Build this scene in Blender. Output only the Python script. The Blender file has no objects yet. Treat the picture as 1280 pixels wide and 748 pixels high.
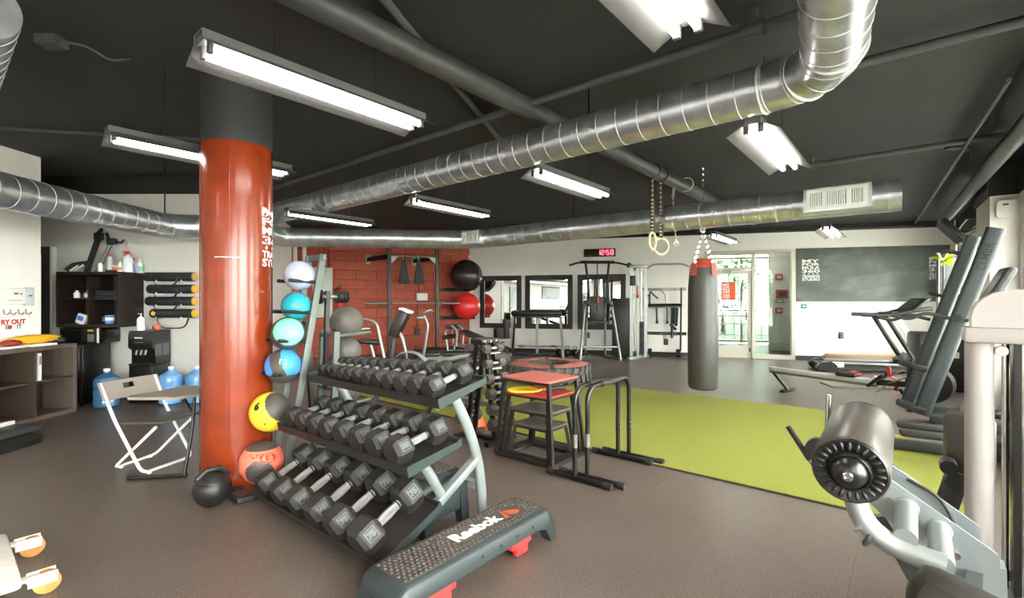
import bpy, bmesh, math, random
from mathutils import Vector, Matrix, Euler
random.seed(7)
PI = math.pi
R = math.radians
scene = bpy.context.scene
C = scene.collection

# ---------------------------------------------------------------- camera, sky, exposure
cam_data = bpy.data.cameras.new('camera')
cam_data.sensor_width = 36.0
cam_data.lens = 604.0 / 1280.0 * 36.0
cam_data.shift_y = 3.0 / 1280.0
cam_data.clip_start = 0.05
cam = bpy.data.objects.new('camera', cam_data)
C.objects.link(cam)
cam.location = (0, 0, 1.35)
cam.rotation_euler = (R(90), 0, 0)
scene.camera = cam

world = bpy.data.worlds.new('sky')
scene.world = world
world.use_nodes = True
wn = world.node_tree
wbg = wn.nodes['Background']
wbg.inputs['Color'].default_value = (1.0, 0.985, 0.95, 1)
wbg.inputs['Strength'].default_value = 20.0
TUBE_POWER = 21.0

vs = scene.view_settings
vs.view_transform = 'Standard'
vs.look = 'None'
vs.gamma = 1.0
vs.use_curve_mapping = False
vs.exposure = 1.0

# ---------------------------------------------------------------- frames
# A1: direction the ceiling lights run; U(a, b, z) measures along it and square to it
A1 = math.atan2(.769, .639)
MW = Matrix.Identity(4)
MU = Matrix.Rotation(A1, 4, 'Z')
def U(a, b, z=0.0):
    return MU @ Vector((a, b, z))
BACK_O, BACK_R = Vector((-1.187, 13.28, 0)), R(-15.11)            # mirror and chalkboard wall
MB_ = Matrix.Translation(BACK_O) @ Matrix.Rotation(BACK_R, 4, 'Z')
RED_O, RED_R = Vector((-5.225, 11.395, 0)), R(25.03)              # red block wall
MR_ = Matrix.Translation(RED_O) @ Matrix.Rotation(RED_R, 4, 'Z')
WIN_O, WIN_R = Vector((9.55, 10.38, 0)), math.atan2(-.8, -.6)     # window wall
MG_ = Matrix.Translation(WIN_O) @ Matrix.Rotation(WIN_R, 4, 'Z')
CEIL = 3.1

# ---------------------------------------------------------------- materials
def lin(h):
    h = h.lstrip('#')
    out = []
    for i in (0, 2, 4):
        c = int(h[i:i + 2], 16) / 255
        out.append(c / 12.92 if c <= .04045 else ((c + .055) / 1.055) ** 2.4)
    return (*out, 1)

MATS = {}
def mat(name, col, rough=.5, metal=0.0, var=0.0, vscale=6.0, bump=0.0, bscale=80.0, emit=None, power=0.0, coat=0.0, stretch=None, speck=None, spscale=300):
    m = bpy.data.materials.new(name)
    m.use_nodes = True
    nt = m.node_tree
    b = nt.nodes['Principled BSDF']
    c = lin(col)
    b.inputs['Base Color'].default_value = c
    b.inputs['Roughness'].default_value = rough
    b.inputs['Metallic'].default_value = metal
    if coat:
        b.inputs['Coat Weight'].default_value = coat
        b.inputs['Coat Roughness'].default_value = .12
    tc = None
    def coords():
        nonlocal tc
        if tc is None:
            t = nt.nodes.new('ShaderNodeTexCoord')
            tc = t.outputs['Object']
            if stretch:
                mp = nt.nodes.new('ShaderNodeMapping')
                mp.inputs['Scale'].default_value = stretch
                nt.links.new(tc, mp.inputs['Vector'])
                tc = mp.outputs['Vector']
        return tc
    if var:
        n = nt.nodes.new('ShaderNodeTexNoise')
        n.inputs['Scale'].default_value = vscale
        n.inputs['Detail'].default_value = 5
        nt.links.new(coords(), n.inputs['Vector'])
        r = nt.nodes.new('ShaderNodeValToRGB')
        r.color_ramp.elements[0].position = .3
        r.color_ramp.elements[1].position = .7
        r.color_ramp.elements[0].color = (*[max(0, x * (1 - var)) for x in c[:3]], 1)
        r.color_ramp.elements[1].color = (*[min(1, x * (1 + var)) for x in c[:3]], 1)
        nt.links.new(n.outputs['Fac'], r.inputs['Fac'])
        last = r.outputs['Color']
        if speck:
            n2 = nt.nodes.new('ShaderNodeTexNoise')
            n2.inputs['Scale'].default_value = spscale
            n2.inputs['Detail'].default_value = 1 if spscale > 10 else 5
            nt.links.new(coords(), n2.inputs['Vector'])
            r2 = nt.nodes.new('ShaderNodeValToRGB')
            r2.color_ramp.elements[0].position = .56 if spscale > 10 else .48
            r2.color_ramp.elements[1].position = .66 if spscale > 10 else .98
            nt.links.new(n2.outputs['Fac'], r2.inputs['Fac'])
            mx = nt.nodes.new('ShaderNodeMix')
            mx.data_type = 'RGBA'
            nt.links.new(r2.outputs['Color'], mx.inputs[0])
            nt.links.new(last, mx.inputs[6])
            mx.inputs[7].default_value = lin(speck)
            last = mx.outputs[2]
        nt.links.new(last, b.inputs['Base Color'])
    if bump:
        n = nt.nodes.new('ShaderNodeTexNoise')
        n.inputs['Scale'].default_value = bscale
        n.inputs['Detail'].default_value = 3
        nt.links.new(coords(), n.inputs['Vector'])
        bp = nt.nodes.new('ShaderNodeBump')
        bp.inputs['Strength'].default_value = bump
        bp.inputs['Distance'].default_value = .01
        nt.links.new(n.outputs['Fac'], bp.inputs['Height'])
        nt.links.new(bp.outputs['Normal'], b.inputs['Normal'])
    if emit:
        b.inputs['Emission Color'].default_value = lin(emit)
        b.inputs['Emission Strength'].default_value = power
    MATS[name] = m
    return m

def glass_mat(name, tint=(.96, .99, .98), gloss=.09):
    m = bpy.data.materials.new(name)
    m.use_nodes = True
    nt = m.node_tree
    nt.nodes.remove(nt.nodes['Principled BSDF'])
    out = nt.nodes['Material Output']
    t = nt.nodes.new('ShaderNodeBsdfTransparent')
    t.inputs['Color'].default_value = (*tint, 1)
    g = nt.nodes.new('ShaderNodeBsdfGlossy')
    g.inputs['Roughness'].default_value = .02
    mx = nt.nodes.new('ShaderNodeMixShader')
    lw = nt.nodes.new('ShaderNodeLayerWeight')
    lw.inputs['Blend'].default_value = .25
    mth = nt.nodes.new('ShaderNodeMath')
    mth.operation = 'MULTIPLY_ADD'
    mth.inputs[1].default_value = .6
    mth.inputs[2].default_value = gloss
    nt.links.new(lw.outputs['Fresnel'], mth.inputs[0])
    nt.links.new(mth.outputs[0], mx.inputs['Fac'])
    nt.links.new(t.outputs[0], mx.inputs[1])
    nt.links.new(g.outputs[0], mx.inputs[2])
    nt.links.new(mx.outputs[0], out.inputs['Surface'])
    MATS[name] = m
    return m

mat('rubber_floor', '#5a4e47', .36, var=.12, vscale=1.6, bump=.10, bscale=220, speck='#8d8076', spscale=190)
mat('rubber_gap', '#38322f', .8)
mat('turf', '#8f9034', .9, var=.22, vscale=90, bump=.9, bscale=420)
mat('turf_edge', '#3c3c22', .9)
mat('ceiling_black', '#2d2d2d', .75, var=.12, vscale=2.0, bump=.25, bscale=14)
mat('black_paint', '#202020', .6, var=.1)
mat('dark_grey_paint', '#4b4b4b', .55, var=.1)
mat('pipe_grey', '#3f3f3f', .45, var=.12, vscale=12)
mat('white_wall', '#efebe5', .75, var=.03, vscale=2, bump=.05, bscale=60)
mat('grey_wall', '#cfccc6', .75, var=.04, vscale=2, bump=.05, bscale=60)
mat('baseboard_dark', '#3a3533', .6)
mat('block_red', '#a8482f', .62, var=.10, vscale=5, bump=.35, bscale=45)
mat('mortar_red', '#84341f', .8)
mat('column_red', '#822f11', .21, var=.18, vscale=5, bump=.05, bscale=18)
mat('column_black', '#303030', .6, var=.08)
mat('chalkboard', '#50544f', .5, var=.42, vscale=1.1, bump=.05, stretch=(1, 1, 2.2), speck='#858983', spscale=1.9)
mat('chalk', '#9a9e98', .9, var=.2, vscale=9)
mat('paint_white', '#ecebe6', .6)
mat('galvanized', '#d3d6dc', .3, metal=.88, var=.22, vscale=7, bump=.05, bscale=30)
mat('galvanized_seam', '#c9c9c7', .4, metal=.1)
mat('fixture_white', '#565656', .4)
mat('tube_light', '#ffffff', .4, emit='#fff8ee', power=TUBE_POWER)
mat('vent_white', '#dededa', .5)
mat('vent_dark', '#55585a', .6)
mat('black_metal', '#121110', .42)
mat('black_gloss', '#121111', .3, coat=.2)
mat('black_satin', '#1d1b1a', .45)
mat('black_rubber', '#282421', .62, var=.10, vscale=40, bump=.08, bscale=300)
mat('rubber_light', '#4d4641', .6, var=.1, vscale=30, bump=.1, bscale=200)
mat('chrome', '#d6d4d2', .16, metal=1.0)
mat('chrome_knurl', '#c8c6c4', .32, metal=1.0, bump=.6, bscale=900)
mat('rack_silver', '#8b9290', .42, metal=.35, var=.04)
mat('rack_teal', '#394342', .4, metal=.3)
mat('rack_grey', '#5d6461', .45, metal=.25)
mat('tray_black', '#2c2826', .42, metal=.1)
mat('number_grey', '#565c5a', .6)
mat('machine_silver', '#999c9a', .34, metal=.55)
mat('rail_silver', '#d9d9d6', .35, metal=.3)
mat('door_grey', '#7f8784', .5)
mat('machine_plate', '#989fa0', .34, metal=.6)
mat('machine_white', '#a59e9a', .42)
mat('steel_grey', '#8f8f8c', .35, metal=.7)
mat('gunmetal', '#43484a', .4, metal=.35)
mat('gunmetal_dark', '#474a4a', .42, metal=.3)
mat('vinyl_black', '#211e1b', .38, bump=.08, bscale=250)
mat('vinyl_grey', '#443e39', .33, bump=.05, bscale=250)
mat('bronze_pad', '#221d19', .4)
mat('red_plastic', '#d8393a', .4)
mat('deck_top', '#4a423d', .5, bump=.05)
mat('deck_teal', '#2c3436', .4)
mat('print_white', '#f0eeea', .5)
mat('print_red', '#e2502e', .5)
mat('print_dark_red', '#b8381f', .5)
mat('print_black', '#1a1a1a', .6)
mat('print_blue', '#3f6fb0', .5)
mat('dark_wood', '#241a15', .45, var=.3, vscale=3, stretch=(2, 2, 24), bump=.04)
mat('mid_wood', '#41342b', .45, var=.15, vscale=4)
mat('grey_wood', '#5e5148', .5, var=.12, vscale=4, stretch=(6, 6, 1))
mat('box_red', '#c0463a', .5, var=.10, vscale=12)
mat('box_pink', '#c46a5e', .38, var=.10, vscale=8)
mat('box_worn', '#5d554f', .42, var=.25, vscale=10)
mat('box_frame', '#2e2724', .4, metal=.2)
mat('tire_rubber', '#5a5955', .75, var=.2, vscale=10, bump=.4, bscale=40)
mat('tire_pink', '#d98474', .6, var=.14, vscale=7)
mat('yellow', '#f0c22c', .42)
mat('ball_yellow', '#ecd23a', .42)
mat('ball_orange', '#f27a62', .45)
mat('ball_grey', '#4a4540', .5, bump=.1, bscale=300)
mat('ball_teal', '#1c93a0', .38)
mat('ball_mint', '#7cd6b0', .42)
mat('ball_blue', '#3f8fe0', .42)
mat('ball_lilac', '#a3a7bd', .42)
mat('slam_ball', '#57524c', .5, bump=.25, bscale=160, var=.15, vscale=12)
mat('gym_ball_black', '#322d2b', .26)
mat('gym_ball_red', '#e2312e', .30)
mat('mirror', '#f2f6f5', .0, metal=1.0)
mat('mirror_frame', '#2f2725', .5)
mat('door_frame', '#c8c2b4', .4, metal=.25)
mat('door_dark', '#3a3531', .5)
mat('jug_blue', '#6fa6dc', .12, coat=.3)
mat('jug_dark', '#3c6488', .14, coat=.3)
mat('plastic_white', '#e9e7e2', .4)
mat('plastic_clear', '#cfd6da', .15)
mat('plastic_grey', '#8b8178', .5)
mat('chair_seat', '#4a423c', .4)
mat('paper', '#efece6', .7)
mat('towel_yellow', '#eeb21c', .85, bump=.6, bscale=60)
mat('towel_red', '#8f2d22', .85)
mat('mug_blue', '#5b86c4', .3)
mat('mat_black', '#24262b', .65)
mat('foam_yellow', '#f0ad22', .6)
mat('extinguisher', '#d22a24', .3)
mat('panel_grey', '#c2c8bf', .5)
mat('leather_bag', '#3d3b37', .36, var=.12, vscale=5, bump=.10, bscale=120)
mat('bag_red', '#a8453a', .45)
mat('ring_wood', '#e2d3ad', .5, var=.06)
mat('strap_brown', '#4a4038', .8)
mat('strap_cream', '#c9c2ad', .8)
mat('clock_black', '#2a1516', .4)
mat('led_red', '#ff3048', .5, emit='#ff5064', power=3.0)
mat('screen_black', '#121416', .15)
mat('dolly_white', '#d9d2c8', .55, var=.14, vscale=9)
mat('caster_tan', '#b98342', .55, var=.2, vscale=20)
mat('leaf_green', '#5d8a35', .6)
mat('leaf_yellow', '#c4d62c', .5)
mat('bark', '#5a4638', .8)
mat('concrete', '#a9a69f', .85, var=.06)
mat('wood_dark_floor', '#4b423c', .35, var=.2, vscale=3, stretch=(1, 14, 1))
mat('board_wood', '#c59a58', .45, var=.1)
mat('board_grey', '#8a8378', .5)
mat('sign_red', '#c8242a', .5)
mat('sign_green', '#2f8f78', .5)
mat('cone_orange', '#f0542c', .5)
mat('rope_black', '#1f1c1a', .85, bump=.8, bscale=120)
glass_mat('glass')
glass_mat('glass_door', (.86, .93, .90), .07)
glass_mat('glass_dimming', (.30, .33, .31), .05)  # dark tint added to dim the daylight seen through the hall

# ---------------------------------------------------------------- mesh building
class MB:
    def __init__(s):
        s.bm = bmesh.new()
        s.mi = 0
    def _faces(s, vs, fs):
        bv = [s.bm.verts.new(v) for v in vs]
        for f in fs:
            try:
                s.bm.faces.new([bv[i] for i in f]).material_index = s.mi
            except ValueError:
                pass
        return bv
    def mesh(s, vs, fs, M=None):
        if M is not None:
            vs = [M @ Vector(v) for v in vs]
        s._faces(vs, fs)
        return s
    def box(s, c, size, rot=None, bev=0.0, M=None):
        c = Vector(c)
        T = Matrix.Translation(c)
        if rot is not None:
            T = T @ Euler(rot).to_matrix().to_4x4()
        if M is not None:
            T = M @ T
        hx, hy, hz = [x / 2 for x in size]
        if bev <= 0:
            vs = [(x, y, z) for x in (-hx, hx) for y in (-hy, hy) for z in (-hz, hz)]
            fs = [(0, 1, 3, 2), (4, 6, 7, 5), (0, 4, 5, 1), (2, 3, 7, 6), (0, 2, 6, 4), (1, 5, 7, 3)]
            s._faces([T @ Vector(v) for v in vs], fs)
        else:
            r = bmesh.ops.create_cube(s.bm, size=1, matrix=T @ Matrix.Diagonal((size[0], size[1], size[2], 1)))
            es = list({e for v in r['verts'] for e in v.link_edges})
            for f in {f for v in r['verts'] for f in v.link_faces}:
                f.material_index = s.mi
            bmesh.ops.bevel(s.bm, geom=es, offset=min(bev, min(size) * .48), segments=2, affect='EDGES', profile=.5, material=s.mi)
        return s
    def bar(s, a, b, w, h, up=(0, 0, 1), bev=0.0):
        a, b = Vector(a), Vector(b)
        x = (b - a)
        L = x.length
        x.normalize()
        upv = Vector(up)
        if abs(x.dot(upv)) > .98:
            upv = Vector((1, 0, 0))
        y = upv.cross(x).normalized()
        z = x.cross(y)
        M = Matrix((x, y, z)).transposed().to_4x4()
        M.translation = (a + b) / 2
        return s.box((0, 0, 0), (L, w, h), M=M, bev=bev)
    def cyl(s, a, b, r, r2=None, n=16, caps=True):
        a, b = Vector(a), Vector(b)
        r2 = r if r2 is None else r2
        x = (b - a).normalized()
        u = x.orthogonal().normalized()
        w = x.cross(u)
        vs = []
        for p, rr in ((a, r), (b, r2)):
            for i in range(n):
                t = 2 * PI * i / n
                vs.append(p + (u * math.cos(t) + w * math.sin(t)) * rr)
        fs = [(i, (i + 1) % n, n + (i + 1) % n, n + i) for i in range(n)]
        if caps:
            fs += [tuple(range(n - 1, -1, -1)), tuple(range(n, 2 * n))]
        s._faces(vs, fs)
        return s
    def tube(s, pts, r, n=10, closed=False, sx=1.0, up=None):
        pts = [Vector(p) for p in pts]
        m = len(pts)
        def tan(i):
            if closed:
                d = pts[(i + 1) % m] - pts[i - 1]
            elif i == 0:
                d = pts[1] - pts[0]
            elif i == m - 1:
                d = pts[-1] - pts[-2]
            else:
                d = (pts[i + 1] - pts[i]).normalized() + (pts[i] - pts[i - 1]).normalized()
            return d.normalized() if d.length > 1e-9 else Vector((0, 0, 1))
        t0 = tan(0)
        u = t0.orthogonal().normalized()
        if up is not None:
            u = Vector(up) - t0 * t0.dot(Vector(up))
            u.normalize()
        vs = []
        prev = t0
        for i in range(m):
            t = tan(i)
            q = prev.rotation_difference(t)
            u = (q @ u)
            u = (u - t * u.dot(t)).normalized()
            w = t.cross(u)
            prev = t
            rr = r[i] if isinstance(r, (list, tuple)) else r
            for k in range(n):
                a = 2 * PI * k / n
                vs.append(pts[i] + u * math.cos(a) * rr * sx + w * math.sin(a) * rr)
        fs = []
        for i in range(m if closed else m - 1):
            j = (i + 1) % m
            for k in range(n):
                l = (k + 1) % n
                fs.append((i * n + k, i * n + l, j * n + l, j * n + k))
        if not closed:
            fs += [tuple(range(n - 1, -1, -1)), tuple(range((m - 1) * n, m * n))]
        s._faces(vs, fs)
        return s
    def lathe(s, prof, n=24, M=None, matf=None):
        vs, rows = [], []
        for (r, z) in prof:
            if r < 1e-6:
                rows.append([len(vs)])
                vs.append(Vector((0, 0, z)))
            else:
                rows.append(list(range(len(vs), len(vs) + n)))
                for k in range(n):
                    a = 2 * PI * k / n
                    vs.append(Vector((r * math.cos(a), r * math.sin(a), z)))
        fs = []
        for a, b in zip(rows, rows[1:]):
            for k in range(n):
                l = (k + 1) % n
                if len(a) == 1 and len(b) == 1:
                    continue
                if len(a) == 1:
                    fs.append((a[0], b[l], b[k]))
                elif len(b) == 1:
                    fs.append((a[k], a[l], b[0]))
                else:
                    fs.append((a[k], a[l], b[l], b[k]))
        if len(rows[0]) > 1:
            fs.append(tuple(reversed(rows[0])))
        if len(rows[-1]) > 1:
            fs.append(tuple(rows[-1]))
        T = M if M is not None else MW
        bv = [s.bm.verts.new(T @ v) for v in vs]
        for f in fs:
            try:
                fc = s.bm.faces.new([bv[i] for i in f])
            except ValueError:
                continue
            if matf:
                cc = sum((vs[i] for i in f), Vector()) / len(f)
                fc.material_index = matf(cc)
            else:
                fc.material_index = s.mi
        return s
    def ball(s, c, r, n=24, m=14, sc=(1, 1, 1), matf=None, rot=None):
        T = Matrix.Translation(Vector(c))
        if rot is not None:
            T = T @ Euler(rot).to_matrix().to_4x4()
        T = T @ Matrix.Diagonal((sc[0], sc[1], sc[2], 1))
        prof = [(r * math.sin(PI * i / m) if 0 < i < m else 0, -r * math.cos(PI * i / m)) for i in range(m + 1)]
        return s.lathe(prof, n, T, matf)
    def torus(s, c, Rr, r, axis=(0, 0, 1), n=32, m=8):
        q = Vector((0, 0, 1)).rotation_difference(Vector(axis).normalized()).to_matrix()
        c = Vector(c)
        return s.tube([c + q @ Vector((Rr * math.cos(2 * PI * i / n), Rr * math.sin(2 * PI * i / n), 0)) for i in range(n)], r, m, closed=True)
    def prism(s, poly, a, b, M=None):
        """2-D polygon (x, y) pulled from z=a to z=b, then placed by M"""
        n = len(poly)
        vs = [(x, y, a) for x, y in poly] + [(x, y, b) for x, y in poly]
        fs = [tuple(range(n - 1, -1, -1)), tuple(range(n, 2 * n))] + [(i, (i + 1) % n, n + (i + 1) % n, n + i) for i in range(n)]
        return s.mesh(vs, fs, M)
    def build(s, name, M=None, sharp=35, fixn=True):
        me = bpy.data.meshes.new(name)
        if fixn:
            bmesh.ops.recalc_face_normals(s.bm, faces=s.bm.faces[:])
        s.bm.to_mesh(me)
        s.bm.free()
        if M is not None:
            me.transform(M)
        for p in me.polygons:
            p.use_smooth = True
        me.set_sharp_from_angle(angle=R(sharp))
        return me

XZ = Matrix(((1, 0, 0, 0), (0, 0, -1, 0), (0, 1, 0, 0), (0, 0, 0, 1)))    # polygon (x, y) stands up as (x, z), pulled along -y
YZ = Matrix(((0, 0, 1, 0), (1, 0, 0, 0), (0, 1, 0, 0), (0, 0, 0, 1)))     # polygon (x, y) stands up as (y, z), pulled along +x

def fillet(pts, rad, k=5):
    pts = [Vector(p) for p in pts]
    out = [pts[0]]
    for i in range(1, len(pts) - 1):
        p, a, b = pts[i], pts[i - 1], pts[i + 1]
        da, db = (a - p), (b - p)
        r = min(rad, da.length * .49, db.length * .49)
        s0, s1 = p + da.normalized() * r, p + db.normalized() * r
        for j in range(k + 1):
            t = j / k
            out.append(s0 * (1 - t) ** 2 + p * 2 * t * (1 - t) + s1 * t * t)
    out.append(pts[-1])
    return out

def rrect(w, h, r, k=4, cx=0, cy=0):
    out = []
    for (sx, sy, a0) in ((1, 1, 0), (-1, 1, 90), (-1, -1, 180), (1, -1, 270)):
        for j in range(k + 1):
            a = R(a0 + 90 * j / k)
            out.append((cx + sx * (w / 2 - r) + r * math.cos(a), cy + sy * (h / 2 - r) + r * math.sin(a)))
    return out

def thing(name, label, cat, loc=(0, 0, 0), rot=0.0, group=None):
    o = bpy.data.objects.new(name, None)
    o.empty_display_size = .05
    C.objects.link(o)
    o.location = loc
    o.rotation_euler = rot if isinstance(rot, (tuple, list)) else (0, 0, rot)
    o['label'] = label
    o['category'] = cat
    if group:
        o['group'] = group
    o.rotation_mode = 'XYZ'
    return o

def root_of(o):
    while o.parent is not None:
        o = o.parent
    return o

def base_matrix(o):
    r = root_of(o)
    return Matrix.Translation(r.location) @ r.rotation_euler.to_matrix().to_4x4()

def mlist(m):
    if isinstance(m, str):
        m = [m]
    return [MATS[x] for x in m]

def part(name, mb, m, parent, fr=None, label=None, sharp=35, kind=None):
    """link one mesh as a part of PARENT; FR: the frame its coordinates are in (None: the thing's own)"""
    T = None
    if fr is not None:
        T = base_matrix(parent).inverted() @ fr
    me = mb.build(name, T, sharp) if isinstance(mb, MB) else mb
    if not len(me.materials):
        for x in mlist(m):
            me.materials.append(x)
    o = bpy.data.objects.new(name, me)
    C.objects.link(o)
    o.parent = parent
    if label:
        o['label'] = label
    if kind:
        o['kind'] = kind
    return o

def solo(name, mb, m, label, cat, loc=(0, 0, 0), rot=0.0, fr=None, group=None, kind=None, sharp=35):
    """a thing that is one mesh"""
    o = bpy.data.objects.new(name, None)
    rot = rot if isinstance(rot, (tuple, list)) else (0, 0, rot)
    T = None
    if fr is not None:
        T = (Matrix.Translation(Vector(loc)) @ Euler(rot).to_matrix().to_4x4()).inverted() @ fr
    bpy.data.objects.remove(o)
    me = mb.build(name, T, sharp) if isinstance(mb, MB) else mb
    if not len(me.materials):
        for x in mlist(m):
            me.materials.append(x)
    o = bpy.data.objects.new(name, me)
    C.objects.link(o)
    o.location = loc
    o.rotation_euler = rot
    o['label'] = label
    o['category'] = cat
    if group:
        o['group'] = group
    if kind:
        o['kind'] = kind
    return o

def struct(name, mb, m, fr=None, parent=None, sharp=35):
    me = mb.build(name, fr, sharp) if isinstance(mb, MB) else mb
    if not len(me.materials):
        for x in mlist(m):
            me.materials.append(x)
    o = bpy.data.objects.new(name, me)
    C.objects.link(o)
    if parent is None:
        o['kind'] = 'structure'
    else:
        o.parent = parent
    return o

def dup(o, loc=None, rot=None, label=None, group=None, parent=None):
    c = o.copy()
    C.objects.link(c)
    if parent is not None:
        c.parent = parent
    if loc is not None:
        c.location = loc
    if rot is not None:
        c.rotation_euler = rot if isinstance(rot, (tuple, list)) else (0, 0, rot)
    if label:
        c['label'] = label
    if group:
        c['group'] = group
    for ch in list(o.children):
        dup(ch, parent=c)
    return c

TEXTS = {}
def text_verts(s, size=1.0, bold=0.0, align='CENTER', depth=.0, spacing=1.0, line=1.0):
    key = (s, size, bold, align, depth, spacing, line)
    if key not in TEXTS:
        cu = bpy.data.curves.new('lettering', 'FONT')
        cu.body = s
        cu.size = size
        cu.offset = bold
        cu.align_x = align
        cu.align_y = 'CENTER'
        cu.extrude = depth
        cu.space_character = spacing
        cu.space_line = line
        cu.resolution_u = 3
        ob = bpy.data.objects.new('lettering', cu)
        C.objects.link(ob)
        bpy.context.view_layer.update()
        me = bpy.data.meshes.new_from_object(ob.evaluated_get(bpy.context.evaluated_depsgraph_get()))
        TEXTS[key] = ([v.co.copy() for v in me.vertices], [tuple(p.vertices) for p in me.polygons])
        bpy.data.objects.remove(ob)
        bpy.data.curves.remove(cu)
        bpy.data.meshes.remove(me)
    return TEXTS[key]

def text_mb(s, size, fn=None, M=None, bold=0.0, depth=.001, mb=None, **k):
    vs, fs = text_verts(s, size, bold, depth=depth, **k)
    mb = mb or MB()
    mb.mesh([fn(v) if fn else (M @ v if M is not None else v) for v in vs], fs)
    return mb

ORD = ['first', 'second', 'third', 'fourth', 'fifth', 'sixth', 'seventh', 'eighth', 'ninth', 'tenth', 'eleventh', 'twelfth', 'thirteenth']

# ================================================================ THE ROOM
ROOM = [(-5.73, -9.99), (9.55, 10.38), (-1.187, 13.28), (-5.225, 11.395), (-4.0, 6.75), (-7.6, 6.75), (-7.6, 5.876), (-5.73, 5.876)]

def clip(poly, nx, ny, k):
    """keep the side where nx*x + ny*y >= k"""
    out = []
    for i in range(len(poly)):
        a, b = poly[i - 1], poly[i]
        da, db = nx * a[0] + ny * a[1] - k, nx * b[0] + ny * b[1] - k
        if (da >= 0) != (db >= 0):
            t = da / (da - db)
            out.append((a[0] + (b[0] - a[0]) * t, a[1] + (b[1] - a[1]) * t))
        if db >= 0:
            out.append(b)
    return out

HULL = [(-5.73, -9.99), (9.55, 10.38), (-1.187, 13.28), (-5.225, 11.395), (-7.6, 6.75), (-7.6, 5.876)]
hcx, hcy = sum(p[0] for p in HULL) / 6, sum(p[1] for p in HULL) / 6
HULL = [(hcx + (x - hcx) * 1.015, hcy + (y - hcy) * 1.015) for x, y in HULL]
m = MB(); m.prism(HULL, -.12, -.006)
floor = struct('floor', m, 'rubber_gap')
ca, sa = math.cos(A1), math.sin(A1)
k0 = -13
for k in range(k0, 12):
    lo, hi = .234 + 1.22 * k + .0007, .234 + 1.22 * (k + 1) - .0007
    p = clip(clip(HULL, -sa, ca, lo), sa, -ca, -hi)
    if len(p) > 2:
        m = MB(); m.prism(p, -.006, 0)
        struct('rubber_sheet', m, 'rubber_floor', parent=floor)
m = MB(); m.prism(HULL, CEIL, CEIL + .1)
struct('ceiling', m, 'ceiling_black')

def wall_mb(L, H, holes, th, z0=0.0):
    """wall in the x-z plane, room face at y=0, body behind it at y>0, with rectangular openings cut out"""
    xs = sorted({0, L, *[h[0] for h in holes], *[h[1] for h in holes]})
    zs = sorted({z0, H, *[h[2] for h in holes], *[h[3] for h in holes]})
    def hole(i, j):
        if i < 0 or j < 0 or i >= len(xs) - 1 or j >= len(zs) - 1:
            return True
        cx, cz = (xs[i] + xs[i + 1]) / 2, (zs[j] + zs[j + 1]) / 2
        return any(h[0] < cx < h[1] and h[2] < cz < h[3] for h in holes)
    mb = MB(); vmap = {}
    def v(i, j, y):
        key = (i, j, y)
        if key not in vmap:
            vmap[key] = mb.bm.verts.new((xs[i], y, zs[j]))
        return vmap[key]
    for i in range(len(xs) - 1):
        for j in range(len(zs) - 1):
            if hole(i, j):
                continue
            for y in (0, th):
                mb.bm.faces.new([v(i, j, y), v(i + 1, j, y), v(i + 1, j + 1, y), v(i, j + 1, y)])
            for (di, dj, a, b) in ((-1, 0, (i, j), (i, j + 1)), (1, 0, (i + 1, j), (i + 1, j + 1)), (0, -1, (i, j), (i + 1, j)), (0, 1, (i, j + 1), (i + 1, j + 1))):
                if hole(i + di, j + dj):
                    mb.bm.faces.new([v(*a, 0), v(*b, 0), v(*b, th), v(*a, th)])
    return mb

# mirror / door / chalkboard wall
BL = 11.12
struct('wall_back', wall_mb(BL, CEIL, [(6.07, 8.02, -.01, 2.56)], .2, -.01), 'white_wall', MB_)
m = MB(); m.box((BL / 2, -.008, 3.03), (BL - .1, .016, .14)); struct('trim_1', m, 'black_paint', MB_)
m = MB(); m.box((3.05, -.01, .05), (6.0, .02, .10)); struct('baseboard_back', m, 'baseboard_dark', MB_)
m = MB(); m.box((9.55, -.01, .05), (3.05, .02, .10)); struct('baseboard_back_2', m, 'baseboard_dark', MB_)

# red block wall
RL = 4.457
m = MB(); m.box((RL / 2, .11, CEIL / 2), (RL, .2, CEIL))
red = struct('wall_back_left', m, 'mortar_red', MR_)
bw, bh, jt = .492, .2355, .009
def block_mesh(w, h):
    b = MB(); d = .012; c = .005
    x, z = w / 2, h / 2
    vs = [(-x, .012, -z), (x, .012, -z), (x, .012, z), (-x, .012, z), (-x, -d + c, -z), (x, -d + c, -z), (x, -d + c, z), (-x, -d + c, z),
          (-x + c, -d, -z + c), (x - c, -d, -z + c), (x - c, -d, z - c), (-x + c, -d, z - c)]
    fs = [(8, 9, 10, 11), (4, 5, 9, 8), (5, 6, 10, 9), (6, 7, 11, 10), (7, 4, 8, 11), (0, 1, 5, 4), (1, 2, 6, 5), (2, 3, 7, 6), (3, 0, 4, 7)]
    b.mesh(vs, fs)
    me = b.build('concrete_block', None, 20); me.materials.append(MATS['block_red'])
    return me
blocks = {}
for r in range(13):
    z0, z1 = r * bh + jt / 2, min((r + 1) * bh - jt / 2, CEIL - .004)
    x = -bw / 2 if r % 2 else 0.0
    while x < RL - .02:
        a, b = max(x + jt / 2, .004), min(x + bw - jt / 2, RL + .02)
        if b - a > .03:
            key = (round(b - a, 3), round(z1 - z0, 3))
            if key not in blocks:
                blocks[key] = block_mesh(*key)
            o = bpy.data.objects.new('concrete_block', blocks[key]); C.objects.link(o)
            o.parent = red
            o.matrix_local = MR_ @ Matrix.Translation(((a + b) / 2, -.004 * random.random(), (z0 + z1) / 2))
        x += bw

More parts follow.
